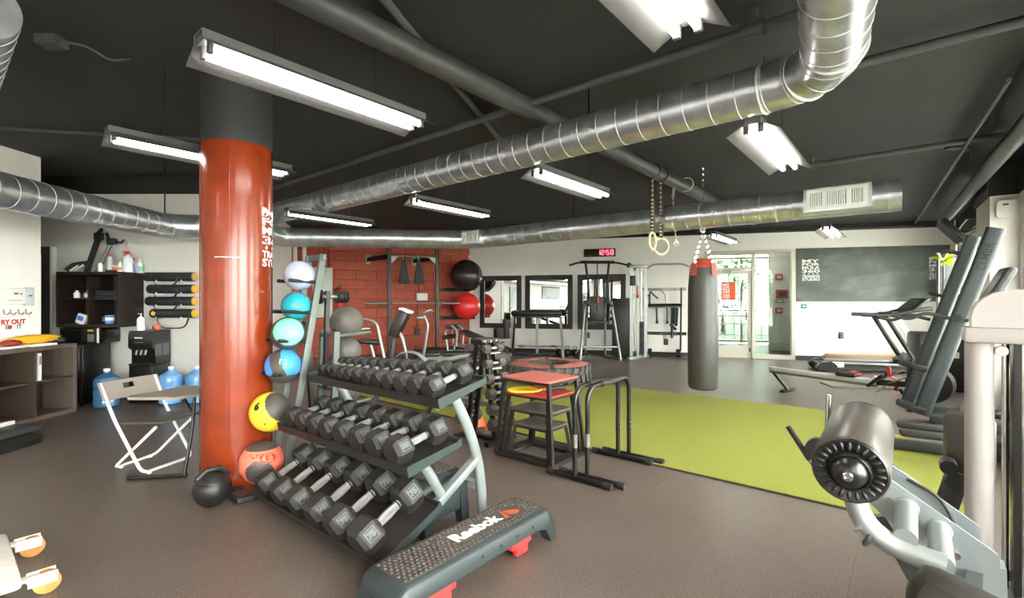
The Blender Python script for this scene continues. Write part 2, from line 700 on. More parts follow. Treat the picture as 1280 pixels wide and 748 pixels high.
# white return wall, wall behind the cabinets, recess, thermostat wall
def plain_wall(name, a, b, th, mt, z1=CEIL):
    a, b = Vector((*a, 0)), Vector((*b, 0))
    d = b - a
    M = Matrix.Translation(a) @ Matrix.Rotation(math.atan2(d.y, d.x), 4, 'Z')
    m = MB(); m.box((d.length / 2, th / 2, z1 / 2), (d.length, abs(th), z1))
    return struct(name, m, mt, M), M, d.length
plain_wall('wall_return', (-4.0, 6.85), (-5.225, 11.50), .16, 'white_wall')
_, M7, L7 = plain_wall('wall_left_back', (-7.6, 6.75), (-4.0, 6.75), .2, 'grey_wall')
m = MB(); m.box((L7 / 2, -.006, 2.975), (L7 - .02, .012, .249)); struct('trim_2', m, 'black_paint', M7)
plain_wall('wall_recess', (-7.6, 5.7), (-7.6, 6.95), .16, 'grey_wall')
_, ML, LL = plain_wall('wall_left', (-5.73, -9.9), (-5.73, 5.876), .18, 'white_wall')
plain_wall('wall_recess_return', (-5.92, 5.876), (-7.6, 5.876), .1, 'grey_wall')
m = MB(); m.box((0, -.03, 1.05), (.82, .05, 2.12))
dr = struct('door_2', m, 'door_dark', Matrix.Translation((-6.82, 6.75, 0)))
m = MB(); m.box((.27, -.062, 1.35), (.06, .015, 1.3)); struct('door_panel', m, 'plastic_grey', Matrix.Translation((-6.82, 6.75, 0)), dr)
m = MB(); m.box((.44, -.03, 1.05), (.035, .06, 2.12)); struct('door_frame', m, 'plastic_white', Matrix.Translation((-6.82, 6.75, 0)), dr)

m = MB(); m.box((0, -.03, 1.05), (.95, .05, 2.1))
WL = Matrix.Translation((-5.73, 2.9, 0)) @ Matrix.Rotation(R(90), 4, 'Z')
dr = struct('door_3', m, 'door_grey', WL)
m = MB(); m.prism([(-.3, .2), (.3, .2), (.3, 1.6), (.15, 1.78), (-.15, 1.78), (-.3, 1.6)], .055, .07, WL @ XZ); struct('door_panel', m, 'door_grey', None, dr)
m = MB(); m.ball((.40, -.09, 1.0), .03, 12, 8); struct('door_knob', m, 'chrome', WL, dr)
t = thing('notice_board', 'dark framed notice board on the wall behind the white dolly', 'notice board', (-5.73, -1.4, 1.5), R(90))
m = MB(); m.box((0, -.02, .35), (2.4, .04, .7), bev=.01); part('board', m, 'black_satin', t)
m = MB(); m.box((0, -.043, .35), (2.3, .006, .6)); part('felt', m, 'chalkboard', t)
# window wall with seven openings
GL = 25.4
WINS = [(.7, 4.35, .5, 2.5), (5.8, 8.3, .45, 2.5), (8.7, 11.2, .45, 2.5), (11.6, 14.1, .45, 2.5), (14.5, 17.0, .45, 2.5), (17.4, 19.9, .45, 2.5), (20.3, 22.8, .45, 2.5)]
struct('wall_right', wall_mb(GL, CEIL, WINS, .22), 'white_wall', MG_)
m = MB(); m.box((GL / 2, -.01, 2.885), (GL - .1, .02, .428)); struct('trim_3', m, 'black_paint', MG_)
m = MB(); m.box((5.13, -.13, 1.33), (1.0, .26, 2.66)); struct('wall_right_pier', m, 'white_wall', MG_)
m = MB(); m.box((5.13, -.14, 2.88), (1.02, .28, .438)); struct('trim_4', m, 'black_paint', MG_)
for i, (x0, x1, z0, z1) in enumerate(WINS):
    m = MB()
    fr = .06
    for (c, s) in (((x0 + fr / 2, .06, (z0 + z1) / 2), (fr, .1, z1 - z0)), ((x1 - fr / 2, .06, (z0 + z1) / 2), (fr, .1, z1 - z0)),
                   (((x0 + x1) / 2, .06, z0 + fr / 2), (x1 - x0, .098, fr)), (((x0 + x1) / 2, .06, z1 - fr / 2), (x1 - x0, .098, fr))):
        m.box(c, s)
    w = struct('window_%d' % (i + 1), m, 'door_frame', MG_)
    zt = z0 + (z1 - z0) * .62
    m = MB(); m.box(((x0 + x1) / 2, .06, zt), (x1 - x0 - 2 * fr, .06, .05)); struct('transom_bar', m, 'door_frame', MG_, w)
    m = MB(); m.box(((x0 + x1) / 2, .06, (z0 + zt) / 2), (.05, .06, zt - z0 - fr)); struct('mullion', m, 'door_frame', MG_, w)
    xm = (x0 + x1) / 2
    for (a, b, c, d) in ((x0 + fr, xm - .025, z0 + fr, zt - .025), (xm + .025, x1 - fr, z0 + fr, zt - .025), (x0 + fr, x1 - fr, zt + .025, z1 - fr)):
        m = MB(); m.box(((a + b) / 2, .06, (c + d) / 2), (b - a, .008, d - c)); struct('pane', m, 'glass', MG_, w)
    m = MB(); m.box((xm, -.03, z0 - .02), (x1 - x0 + .1, .1, .035)); struct('window_sill', m, 'paint_white', MG_, w)

# glazed entrance: frame, door leaf, sidelight
m = MB()
for x, w_ in ((6.105, .07), (7.14, .06), (7.985, .07)):
    m.box((x, .06, 1.28), (w_, .14, 2.56))
m.box((7.045, .06, 2.53), (1.81, .138, .06)); m.box((6.625, .06, 2.13), (.97, .138, .05)); m.box((7.56, .06, .05), (.78, .138, .10))
d1 = struct('door_1', m, 'door_frame', MB_)
m = MB()
m.box((6.185, .06, 1.05), (.08, .05, 2.08)); m.box((7.065, .06, 1.05), (.08, .05, 2.08)); m.box((6.625, .06, 2.05), (.80, .049, .08)); m.box((6.625, .06, .15), (.80, .049, .28))
struct('door_leaf_frame', m, 'door_frame', MB_, d1)
for (a, b, c, d) in ((6.225, 7.025, .29, 2.01), (7.17, 7.95, .10, 2.50), (6.14, 7.11, 2.155, 2.50)):
    m = MB(); m.box(((a + b) / 2, .06, (c + d) / 2), (b - a, .008, d - c)); struct('door_pane', m, 'glass_door', MB_, d1)
m = MB(); m.tube(fillet([(6.98, .03, 1.25), (6.98, -.03, 1.25), (6.98, -.03, .92), (6.98, .03, .92)], .04), .012, 8); struct('door_pull', m, 'black_metal', MB_, d1)
m = MB(); m.bar((6.24, .02, 1.0), (7.03, .02, 1.0), .03, .035); struct('push_bar', m, 'steel_grey', MB_, d1)
m = MB(); m.box((6.5, .01, 2.06), (.30, .06, .06)); m.bar((6.5, .0, 2.09), (6.75, -.08, 2.09), .02, .012); struct('door_closer', m, 'steel_grey', MB_, d1)
m = MB(); m.box((7.065, .03, .20), (.03, .012, .09)); struct('door_bolt', m, 'black_metal', MB_, d1)
# red poster and small print on the door pane
m = MB(); m.box((6.60, .049, 1.60), (.31, .004, .42))
poster = solo('door_poster', m, 'print_red', 'red poster with white block letters stuck on the glass door', 'poster', fr=MB_)
ROWS = [('MY', .155), ('FOR', .155), ('MULA', .155), ('360', .165), ('+ + + +', .09), ('TRAINING', .13), ('STUDIO', .15)]
def logo_mb(w, h, fn, depth=.0015):
    """seven stacked rows of lettering, each spread to the full width; fn places (x, y, z)"""
    mb = MB(); y = h / 2
    for t, f in ROWS:
        hh = h * f
        vs, fs = text_verts(t, 1.0, .03, depth=0.0)
        xs = [v.x for v in vs]; ys = [v.y for v in vs]
        if t.startswith('+'):
            fs2 = []; vs2 = []
            for i in range(4):
                cx = w * (-.375 + .25 * i); cy = y - hh / 2; q = hh * .36; e = q * .34
                pl = [(-q, -e), (-e, -e), (-e, -q), (e, -q), (e, -e), (q, -e), (q, e), (e, e), (e, q), (-e, q), (-e, e), (-q, e)]
                n0 = len(vs2); vs2 += [Vector((cx + a, cy + b, 0)) for a, b in pl]; fs2.append(tuple(range(n0, n0 + 12)))
            mb.mesh([fn(v) for v in vs2], fs2)
        else:
            x0, x1, y0, y1 = min(xs), max(xs), min(ys), max(ys)
            mb.mesh([fn(Vector(((v.x - x0) / (x1 - x0) * w - w / 2, y - hh * .96 + (v.y - y0) / (y1 - y0) * hh * .90, 0))) for v in vs], fs)
        y -= hh
    return mb
part('lettering', logo_mb(.16, .36, lambda v: Vector((6.55 + v.x, .0455, 1.60 + v.y))), 'print_white', poster, MB_)
for k, z in enumerate((1.31, 1.26, 1.21)):
    m = MB()
    for j in range(6):
        m.box((6.49 + .052 * j, .0505, z), (.036, .003, .022))
    part('small_print', m, 'print_black', poster, MB_)

# entrance hall beyond the glass
m = MB(); m.box((7.6, 2.6, -.06), (5.0, 4.8, .1)); struct('floor_hall', m, 'wood_dark_floor', MB_)
m = MB(); m.box((7.6, 2.6, 2.9), (5.0, 4.8, .1)); struct('ceiling_hall', m, 'paint_white', MB_)
m = MB(); m.box((9.1, 2.3, 1.42), (2.2, .15, 2.85)); struct('wall_hall', m, 'white_wall', MB_)
m = MB(); m.box((9.1, 2.21, .10), (2.2, .02, .2)); struct('baseboard_hall', m, 'grey_wall', MB_)
m = MB(); m.box((10.15, 2.6, 1.42), (.1, 4.8, 2.85)); struct('wall_hall_end', m, 'white_wall', MB_)
m = MB(); m.box((9.5, 4.62, 1.42), (1.25, .1, 2.85)); struct('wall_hall_far', m, 'white_wall', MB_)
m = MB(); m.box((5.4, 2.6, 1.42), (.1, 4.8, 2.85)); struct('wall_hall_side', m, 'white_wall', MB_)
for k, (x, z, w_, h_, mt, nm, lb, ct) in enumerate([(8.22, 2.02, .17, .17, 'sign_red', 'fire_alarm', 'small red fire alarm box high on the hall wall', 'alarm'), (8.30, 1.55, .30, .24, 'sign_red', 'alarm_panel', 'wide red alarm panel with dark window on the hall wall', 'alarm panel'),
                                       (8.24, 1.36, .22, .10, 'sign_green', 'notice_plate', 'small green plate under the red alarm panel in the hall', 'sign'), (8.22, 1.10, .17, .16, 'sign_red', 'pull_station', 'small red pull station low on the hall wall', 'alarm')]):
    m = MB(); m.box((x, 2.195, z), (w_, .05, h_), bev=.01)
    o = solo(nm, m, mt, lb, ct, loc=MB_ @ Vector((x, 2.225, z)), rot=BACK_R, fr=MB_)
    m = MB(); m.box((x, 2.165, z), (w_ * .6, .012, h_ * .5)); part('cover', m, 'black_metal' if k == 1 else 'print_white', o, MB_)
m = MB()
for x in (5.5, 6.6, 7.7, 8.8):
    m.box((x, 4.6, 1.4), (.07, .1, 2.8))
for z in (.06, 1.05, 2.75):
    m.box((7.2, 4.6, z), (3.4, .09, .07))
hw = struct('window_8', m, 'door_frame', MB_)
for x in (6.05, 7.15, 8.25):
    for z0, z1 in ((.1, 1.0), (1.1, 2.7)):
        m = MB(); m.box((x, 4.6, (z0 + z1) / 2), (1.02, .008, z1 - z0)); struct('pane', m, 'glass_dimming', MB_, hw)
hl = thing('hall_light', 'strip light on the white ceiling of the hall beyond the glass door', 'ceiling light', MB_ @ Vector((7.4, 1.5, 2.78)), BACK_R)
m = MB(); m.box((7.4, 1.5, 2.83), (1.3, .16, .04)); part('housing', m, 'fixture_white', hl, MB_)
for y in (1.46, 1.54):
    m = MB(); m.cyl((6.8, y, 2.79), (8.0, y, 2.79), .0165, n=10); part('lamp_tube', m, 'tube_light', hl, MB_)
# outdoors: paving, railing, trees
m = MB(); m.box((0, 0, -.2), (120, 120, .1)); struct('ground_outside', m, 'concrete')
rl = thing('railing', 'white metal railing outside beyond the glazed hall', 'railing', MB_ @ Vector((7.4, 6.4, -.15)), BACK_R)
for k in range(14):
    m = MB(); m.cyl((5.4 + .3 * k, 6.4, -.15), (5.4 + .3 * k, 6.4, .95), .02, n=8); part('post', m, 'paint_white', rl, MB_)
for z in (.15, .55, .95):
    m = MB(); m.cyl((5.4, 6.4, z), (9.3, 6.4, z), .025, n=8); part('rail', m, 'paint_white', rl, MB_)
def tree(p, h, lab, seed):
    rnd = random.Random(seed)
    t = thing('tree', lab, 'tree', p, group='trees outside')
    m = MB(); m.tube([(0, 0, 0), (.05, 0, h * .3), (-.03, .04, h * .6)], [.12, .09, .05], 8); part('trunk', m, 'bark', t)
    m = MB()
    for k in range(900):
        while True:
            q = Vector((rnd.uniform(-1, 1), rnd.uniform(-1, 1), rnd.uniform(-1, 1)))
            if .3 < q.length < 1:
                break
        c = Vector((q.x * h * .33, q.y * h * .33, h * .62 + q.z * h * .36))
        s = rnd.uniform(.07, .14)
        e = Euler((rnd.uniform(0, 6), rnd.uniform(0, 6), rnd.uniform(0, 6))).to_matrix()
        m.mesh([c + e @ Vector(v) for v in ((-s, 0, 0), (0, -s * .5, 0), (s, 0, .02), (0, s * .5, 0))], [(0, 1, 2, 3)])
    part('foliage', m, 'leaf_green', t, kind='stuff')
for k, (x, y, h, lb) in enumerate([(5.0, 8.9, 4.0, 'leafy green tree seen through the pane of the glass door'), (8.2, 11.5, 4.6, 'leafy green tree seen through the tall pane beside the glass door'), (10.9, 9.0, 3.2, 'shorter green tree outside behind the hall wall')]):
    tree(MB_ @ Vector((x, y, -.15)), h, lb, k)
for k, (t_, lb) in enumerate([(3.0, 'green tree outside the window behind the treadmill'), (7.0, 'green tree outside the window beside the pier'), (10.5, 'green tree outside the second window from the pier')]):
    tree(MG_ @ Vector((t_, 3.6, -.15)), 3.6, lb, 10 + k)

# chalkboard
m = MB(); m.box((9.52, -.006, 1.96), (2.96, .012, 1.225))
cb = solo('chalkboard', m, 'chalkboard', 'long dark chalkboard panel with smeared chalk on the white wall', 'chalkboard', loc=MB_ @ Vector((9.52, 0, 1.35)), rot=BACK_R, fr=MB_)
for cx in (8.34, 10.80):
    part('lettering', logo_mb(.36, .50, lambda v, cx=cx: Vector((cx + v.x, -.0135, 2.07 + v.y))), 'print_white', cb, MB_)
m = MB(); m.box((8.20, -.008, 1.24), (.12, .016, .10))
sg = solo('exit_plate', m, 'sign_green', 'tiny green safety plate on the white wall under the chalkboard', 'sign', loc=MB_ @ Vector((8.2, 0, 1.19)), rot=BACK_R, fr=MB_)
m = MB(); m.box((8.20, -.018, 1.24), (.07, .004, .03)); part('pictogram', m, 'print_white', sg, MB_)

# ---------------------------------------------------------------- round column
CX, CY, CR = -2.077, 3.651, .241
m = MB(); m.cyl((0, 0, 0), (0, 0, 2.5), CR, n=64)
col = struct('column', m, 'column_red'); col.location = (CX, CY, 0)
m = MB(); m.cyl((0, 0, 2.5), (0, 0, CEIL), CR - .002, n=64); struct('column_upper', m, 'column_black', None, col)
toc = math.atan2(-CY, -CX)           # bearing from the column to the camera
def on_col(phi, z, lift):
    a = toc + phi
    return Vector(((CR + lift) * math.cos(a), (CR + lift) * math.sin(a), z))
m = MB(); m.tube([on_col(R(-12), z, .0) for z in (0.0, 1.2, 2.5)], .004, 6); struct('welded_seam', m, 'column_red', None, col)
struct('lettering', logo_mb(.36, .445, lambda v: on_col(R(42) + (v.x + .18) / CR, 1.83 + v.y, .0015)), 'print_white', None, col)
m = MB()
for k in range(5):
    m.mesh([on_col(R(-35 + k * 9), 1.66 + .004 * (k % 2), .001), on_col(R(-26 + k * 9), 1.66 + .004 * ((k + 1) % 2), .001), on_col(R(-26 + k * 9), 1.667, .001), on_col(R(-35 + k * 9), 1.667, .001)], [(0, 1, 2, 3)])
struct('scratch', m, 'paint_white', None, col)

# ================================================================ CEILING SERVICES
def rings(mb, path, r, step=.165, start=.1, tilt=.0):
    acc = start
    for a, b in zip(path, path[1:]):
        d = b - a
        L = d.length
        t = d.normalized()
        while acc < L:
            mb.torus(a + t * acc, r, .0035, t + Vector((0, 0, tilt)), 30, 5)
            acc += step
        acc -= L
def duct(name, label, pts, r, rad):
    path = fillet(pts, rad, 5)
    t = thing(name, label, 'air duct', pts[0])
    m = MB(); m.tube(path, r, 36); part('duct_body', m, 'galvanized', t, MW)
    m = MB(); rings(m, path, r, tilt=.05); part('seam', m, 'galvanized_seam', t, MW, kind='stuff')
    return t, path
e1 = Vector((1.88, 2.84, 2.7))
da, pa = duct('air_duct', 'thick silver spiral duct that bends near the ceiling lights', [Vector((-3.79, 7.55, 2.7)), e1, Vector((.55, .72, 2.7))], .15, .36)
for p, q in ((pa[1], pa[2]), (pa[3], pa[4]), (pa[-2], pa[-3])):
    m = MB(); m.torus(p, .153, .008, q - p, 36, 6); part('joint_band', m, 'galvanized_seam', da, MW)
duct('air_duct', 'short silver duct end at the upper corner over the desk', [Vector((-2.54, 2.3, 2.76)), Vector((-4.2, 3.68, 2.80))], .15, .1)
P1, P2 = Vector((-.687, 8.3, 2.41)), Vector((3.88, 4.81, 2.41))
db, pb = duct('air_duct', 'long low silver spiral duct with white vents under the black ceiling', [Vector((-4.42, -3, 2.31)), Vector((-4.42, 6.22, 2.31)), Vector((-3.62, 6.62, 2.36)), Vector((-3.84, 7.95, 2.41)), P1, P2], .157, .22)
dd = (P2 - P1).normalized()
nn = Vector((-.607, -.795, 0))
def vent(s, L, h, lab, nslat, off=.0):
    c = P1 + dd * s
    ang = math.atan2(dd.y, dd.x)
    M = Matrix.Translation(c) @ Matrix.Rotation(ang, 4, 'Z')
    t = thing('ceiling_vent', lab, 'vent', c + nn * .2 - Vector((0, 0, h / 2)), ang)
    # local: x along the duct, -y towards the room
    y0 = -.13
    m = MB(); m.box((0, y0 - .05, off), (L + .06, .14, h + .03)); part('plenum', m, 'galvanized', t, M)
    m = MB()
    f = .035
    yy = y0 - .125
    for c_, s_ in (((0, yy, off + h / 2 - f / 2), (L, .02, f)), ((0, yy, off - h / 2 + f / 2), (L, .02, f)), ((-L / 2 + f / 2, yy, off), (f, .021, h)), ((L / 2 - f / 2, yy, off), (f, .021, h)),
                   ((-L * .2, yy, off), (.03, .021, h)), ((L * .2, yy, off), (.03, .021, h))):
        m.box(c_, s_)
    part('frame', m, 'vent_white', t, M)
    m = MB(); m.box((0, yy + .007, off), (L - f, .004, h - f)); part('backing', m, 'vent_dark', t, M)
    for k in range(nslat):
        x = -L / 2 + f + (L - 2 * f) * (k + .5) / nslat
        m = MB(); m.box((x, yy, off), (.010, .014, h - 2 * f), rot=(0, 0, .5)); part('slat', m, 'vent_white', t, M)
vent(5.22, .52, .21, 'wide white vent grille on the end of the low duct', 24)
vent(.18, .34, .20, 'small white vent grille at the bend of the low duct', 10)
for k, (p, z) in enumerate([((-4.42, 4.05), 2.47), ((-4.42, 6.1), 2.47), ((-.5, 6.5), 2.41)]):
    pass
def hanger(p, z, lab):
    m = MB(); m.cyl((p[0], p[1], z), (p[0], p[1], CEIL), .008, n=8)
    solo('duct_hanger', m, 'black_metal', lab, 'hanger rod', loc=(p[0], p[1], z), fr=MW, group='duct hanger rods')
hanger((-4.42, 4.05), 2.47, 'thin black hanger rod over the duct by the white wall corner')
hanger((-4.42, 6.15), 2.47, 'thin black hanger rod over the duct above the yoga mats')
hanger((-1.9, 6.0), 2.85, 'thin hanger rod over the bending duct above the exercise bike')
hanger((.62, 3.90), 2.85, 'thin hanger rod over the bending duct beside the ceiling beam pipe')
hanger((.9, 7.08), 2.565, 'thin hanger rod over the low duct beyond the bend')

# fluorescent fixtures: local x along the lamp
FL = 1.28
def make_fixture():
    t = thing('ceiling_light', '', 'ceiling light', (0, 0, 2.5), A1, 'fluorescent strip lights')
    m = MB()
    prof = [(-.165, -.035), (-.16, -.035), (-.05, .025), (-.05, .065), (.05, .065), (.05, .025), (.16, -.035), (.165, -.035), (.055, .03), (.055, .07), (-.055, .07), (-.055, .03)]
    m.prism(prof, -FL / 2, FL / 2, YZ); part('reflector', m, 'fixture_white', t)
    m = MB(); m.box((0, 0, .045), (FL - .02, .098, .038)); part('channel', m, 'fixture_white', t)
    for y in (-.045, .045):
        m = MB(); m.cyl((-FL / 2 + .05, y, -.01), (FL / 2 - .05, y, -.01), .0165, n=12); part('lamp_tube', m, 'tube_light', t)
        for s in (-1, 1):
            m = MB(); m.box((s * (FL / 2 - .035), y, .0), (.022, .034, .06), bev=.005); part('socket', m, 'fixture_white', t)
    for x in (-.3, .3):
        m = MB(); m.cyl((x, 0, .07), (x, 0, CEIL - 2.5), .0025, n=6); part('hanger', m, 'black_metal', t)
    return t
fx = make_fixture()
LIGHTS = [(-1.01, 2.675, 'large fluorescent strip light over the dumbbell rack'), (-2.414, 3.855, 'fluorescent strip light passing behind the red column'), (1.993, 3.68, 'fluorescent strip light under the bend of the silver duct'),
          (.352, 1.57, 'fluorescent strip light at the top edge beside the thick duct'), (.61, 4.765, 'fluorescent strip light between the two ducts over the plyo boxes'), (-.73, 5.995, 'fluorescent strip light over the exercise bike between the ducts'),
          (-2.51, 6.74, 'fluorescent strip light half hidden by the duct beside the column'), (3.91, 8.9, 'small far fluorescent strip light above the glass door'), (5.34, 8.08, 'small far fluorescent strip light in front of the chalkboard'),
          (.2, -1.2, 'fluorescent strip light over the camera end of the gym'), (-3.2, -.6, 'fluorescent strip light over the desk end of the gym'), (-3.6, .9, 'fluorescent strip light over the white dolly')]
for i, (x, y, lb) in enumerate(LIGHTS):
    if i == 0:
        fx.location = (x, y, 2.5); fx['label'] = lb
    else:
        dup(fx, (x, y, 2.5), None, lb)

# pipes
def pipe(name, label, pts, r, mt='pipe_grey', n=14, extra=None):
    m = MB(); m.tube([Vector(p) for p in pts], r, n)
    if extra is None:
        return solo(name, m, mt, label, 'pipe', loc=pts[0], fr=MW)
    t = thing(name, label, 'pipe', pts[0])
    part('pipe_run', m, mt, t, MW)
    for nm, mb in extra:
        part(nm, mb, mt, t, MW)
    return t
u1 = Vector((ca, sa, 0)); u2 = Vector((-sa, ca, 0))
pb0 = Vector((1.68, 5.9, 2.965))
pipe('beam_pipe', 'thick grey pipe under the ceiling that carries the gymnastic rings', [pb0 - u1 * 6.2, pb0 + u1 * 5.0], .085)
q = Vector((0, 4.1, 2.98)); q0, q1 = q + u2 * 5.5, q - u2 * 2.5
m = MB(); m.cyl(q1 + u2 * .62 + Vector((0, 0, -.02)), q1 + u2 * .62 + Vector((0, 0, .12)), .032); m2 = MB(); m2.cyl(q1 + u2 * .56, q1 + u2 * .68, .045)
pipe('sprinkler_pipe', 'thin dark sprinkler pipe with a tee crossing over the thick duct', [q0, q1], .03, 'dark_grey_paint', extra=[('riser', m), ('tee', m2)])
q = Vector((2.25, 3.09 + .05, 3.0))
pipe('sprinkler_pipe', 'dark pipe running from the duct bend to the window wall', [Vector((2.1, 3.6, 3.0)), Vector((2.1, 3.6, 3.0)) - u2 * 1.6], .032, 'dark_grey_paint')
q = Vector((3.62, 5.83, 3.0))
m = MB(); m.cyl(q, q + Vector((0, 0, .1)), .03)
pipe('sprinkler_pipe', 'dark pipe under the ceiling over the end of the low duct', [q, q - u2 * 2.4], .03, 'dark_grey_paint', extra=[('riser', m)])
def wp(t, p, z):
    return MG_ @ Vector((t, -p, z))
pipe('wall_pipe', 'thick grey pipe under the ceiling along the window wall', [wp(2.0, .4, 2.82), wp(14, .4, 2.82)], .075)
pipe('conduit', 'thin dark conduit beside the thick pipe along the window wall', [wp(1.2, .75, 2.95), wp(9, .62, 2.98)], .018, 'dark_grey_paint', 8)
pipe('conduit', 'long dark conduit under the ceiling before the mirror wall', [MB_ @ Vector((.3, -.5, 2.93)), MB_ @ Vector((10.3, -.5, 2.93))], .028, 'black_paint', 10)
pipe('conduit', 'slanting dark steel strut under the ceiling over the large strip light', [(-.85, 2.2, 3.05), (-.05, 5.35, 3.05)], .028, 'dark_grey_paint', 8)
pipe('conduit', 'thin grey conduit under the ceiling over the cabinets', [(-6.2, 4.5, 3.05), (-2.6, 5.2, 3.05)], .02, 'dark_grey_paint', 8)
for (x, y, lb) in ((-1.55, 2.1, 'black junction box with a looping cable by the large strip light'), (-3.05, 3.2, 'black junction box with a looping cable by the light behind the column'), (4.9, 5.35, 'flat dark junction box on the ceiling near the window wall')):
    t = thing('junction_box', lb, 'junction box', (x, y, CEIL - .06))
    m = MB(); m.box((0, 0, .03), (.14, .1, .06)); part('box_body', m, 'dark_grey_paint', t)
    m = MB(); m.tube(fillet([(.07, 0, .03), (.2, .05, .03), (.3, .1, -.05), (.34, .22, .03)], .08), .008, 6); part('cable', m, 'dark_grey_paint', t)

# ================================================================ DESK END: bookcase, cabinets, cooler, chair
t = thing('bookcase', 'low dark brown open bookcase with grey-brown frame along the thermostat wall', 'bookcase', (-5.535, 4.9, 0))
X0, X1, Y0, Y1, H = -5.725, -5.34, 3.87, 5.93, .84
def wbox(x0, x1, y0, y1, z0, z1, bev=0.0, mb=None):
    mb = mb or MB()
    return mb.box(((x0 + x1) / 2, (y0 + y1) / 2, (z0 + z1) / 2), (x1 - x0, y1 - y0, z1 - z0), bev=bev)
part('top_panel', wbox(X0, X1, Y0, Y1, H - .05, H, .003), 'grey_wood', t, MW)
part('bottom_panel', wbox(X0, X1, Y0, Y1, 0, .05, .003), 'grey_wood', t, MW)
part('side_panel', wbox(X0, X1, Y1 - .05, Y1, .05, H - .05), 'grey_wood', t, MW)
part('side_panel', wbox(X0, X1, Y0, Y0 + .05, .05, H - .05), 'grey_wood', t, MW)
part('back_panel', wbox(X0, X0 + .012, Y0 + .05, Y1 - .05, .05, H - .05), 'dark_wood', t, MW)
for y in (4.40, 4.91, 5.42):
    part('divider', wbox(X0 + .012, X1 - .004, y - .012, y + .012, .05, H - .05), 'mid_wood', t, MW)
ys = [Y0 + .05, 4.388, 4.412, 4.898, 4.922, 5.408, 5.432, Y1 - .05]
for k in range(4):
    part('shelf', wbox(X0 + .012, X1 - .004, ys[2 * k], ys[2 * k + 1], .425, .449), 'mid_wood', t, MW)
m = MB(); m.mesh([(-5.36, 5.47, .45), (-5.36, 5.505, .45), (-5.66, 5.505, .45), (-5.66, 5.47, .45), (-5.36, 5.47, .76), (-5.36, 5.505, .76), (-5.66, 5.505, .76), (-5.66, 5.47, .76)],
       [(0, 1, 2, 3), (4, 5, 6, 7), (0, 1, 5, 4), (1, 2, 6, 5), (2, 3, 7, 6), (3, 0, 4, 7)])
t = thing('binder', 'white ring binder standing in the bookcase cell', 'binder', (-5.5, 5.49, .449)); part('cover', m, 'paper', t, MW)
m = MB(); m.box((-5.355, 5.4875, .68), (.004, .028, .10)); part('label_strip', m, 'plastic_grey', t, MW)
t = thing('open_book', 'white open papers lying flat on top of the bookcase', 'book', (-5.5, 5.45, H))
m = MB(); m.box((-5.5, 5.22, H + .010), (.24, .30, .02), rot=(0, 0, .08), bev=.004); part('page_block', m, 'paper', t, MW)
m = MB(); m.box((-5.49, 5.56, H + .012), (.24, .30, .024), rot=(0, 0, -.06), bev=.004); part('page_block', m, 'paper', t, MW)
m = MB(); m.box((-5.50, 4.86, H + .006), (.26, .34, .012), bev=.003)
solo('clipboard', m, 'black_satin', 'dark flat clipboard on the bookcase beside the open papers', 'clipboard', loc=(-5.5, 4.86, H), fr=MW)
def lump(c, s, seed, mt, nm, parent, fr=MW, n=18, k=10, amp=.16):
    rnd = random.Random(seed)
    m = MB(); m.ball(c, 1, n, k, s)
    for v in m.bm.verts:
        d = v.co - Vector(c)
        v.co += d * rnd.uniform(-amp, amp)
    return part(nm, m, mt, parent, fr, sharp=70)
t = thing('towel', 'crumpled yellow towel with a dark red corner on the open papers', 'towel', (-5.5, 5.5, H + .024))
lump((-5.52, 5.60, H + .075), (.09, .30, .05), 3, 'towel_yellow', 'yellow_cloth', t)
lump((-5.47, 5.27, H + .055), (.08, .10, .034), 4, 'towel_red', 'red_cloth', t, amp=.1)
t = thing('headset', 'small black bundle at the end of the bookcase top', 'pouch', (-5.52, 5.87, H)); lump((-5.5, 5.85, H + .04), (.08, .07, .04), 5, 'black_satin', 'pouch_body', t)

# thermostat wall
t = thing('thermostat', 'white thermostat box in a clear guard on the wall over the hooks', 'thermostat', (-5.73, 5.52, 1.31))
part('housing', wbox(-5.73, -5.68, 5.28, 5.655, 1.315, 1.505, .012), 'plastic_white', t, MW)
part('display', wbox(-5.681, -5.678, 5.51, 5.56, 1.43, 1.45), 'vent_dark', t, MW)
part('display', wbox(-5.681, -5.678, 5.58, 5.605, 1.43, 1.445), 'vent_dark', t, MW)
part('groove', wbox(-5.681, -5.678, 5.45, 5.60, 1.36, 1.366), 'plastic_grey', t, MW)
part('clear_guard', wbox(-5.73, -5.70, 5.66, 5.77, 1.30, 1.515, .006), 'plastic_clear', t, MW)
part('lock', wbox(-5.70, -5.69, 5.70, 5.735, 1.41, 1.425), 'vent_dark', t, MW)
t = thing('coat_hooks', 'row of four small metal wall hooks under the thermostat', 'hooks', (-5.73, 5.56, 1.2))
part('rail', wbox(-5.73, -5.722, 5.38, 5.75, 1.215, 1.225), 'plastic_white', t, MW)
for y in (5.44, 5.515, 5.605, 5.69):
    m = MB(); m.tube([(-5.725, y, 1.26), (-5.72, y, 1.21), (-5.69, y + .012, 1.20), (-5.675, y + .018, 1.225)], .008, 8); m2 = part('hook', m, 'steel_grey', t, MW)
t = thing('hanging_sign', 'small white hanging board with red lettering under the wall hooks', 'sign', (-5.73, 5.55, 1.0))
m = MB(); m.box((-5.722, 5.52, 1.085), (.012, .50, .125), rot=(.03, 0, 0)); part('board', m, 'print_white', t, MW)
MS = Matrix.Translation((-5.7150, 5.52, 1.085)) @ Matrix.Rotation(R(90), 4, 'Z') @ Matrix.Rotation(R(90), 4, 'X')
part('lettering', text_mb('RY OUT', .075, M=MS @ Matrix.Translation((.02, .028, 0)), bold=.004), 'sign_red', t, MW)
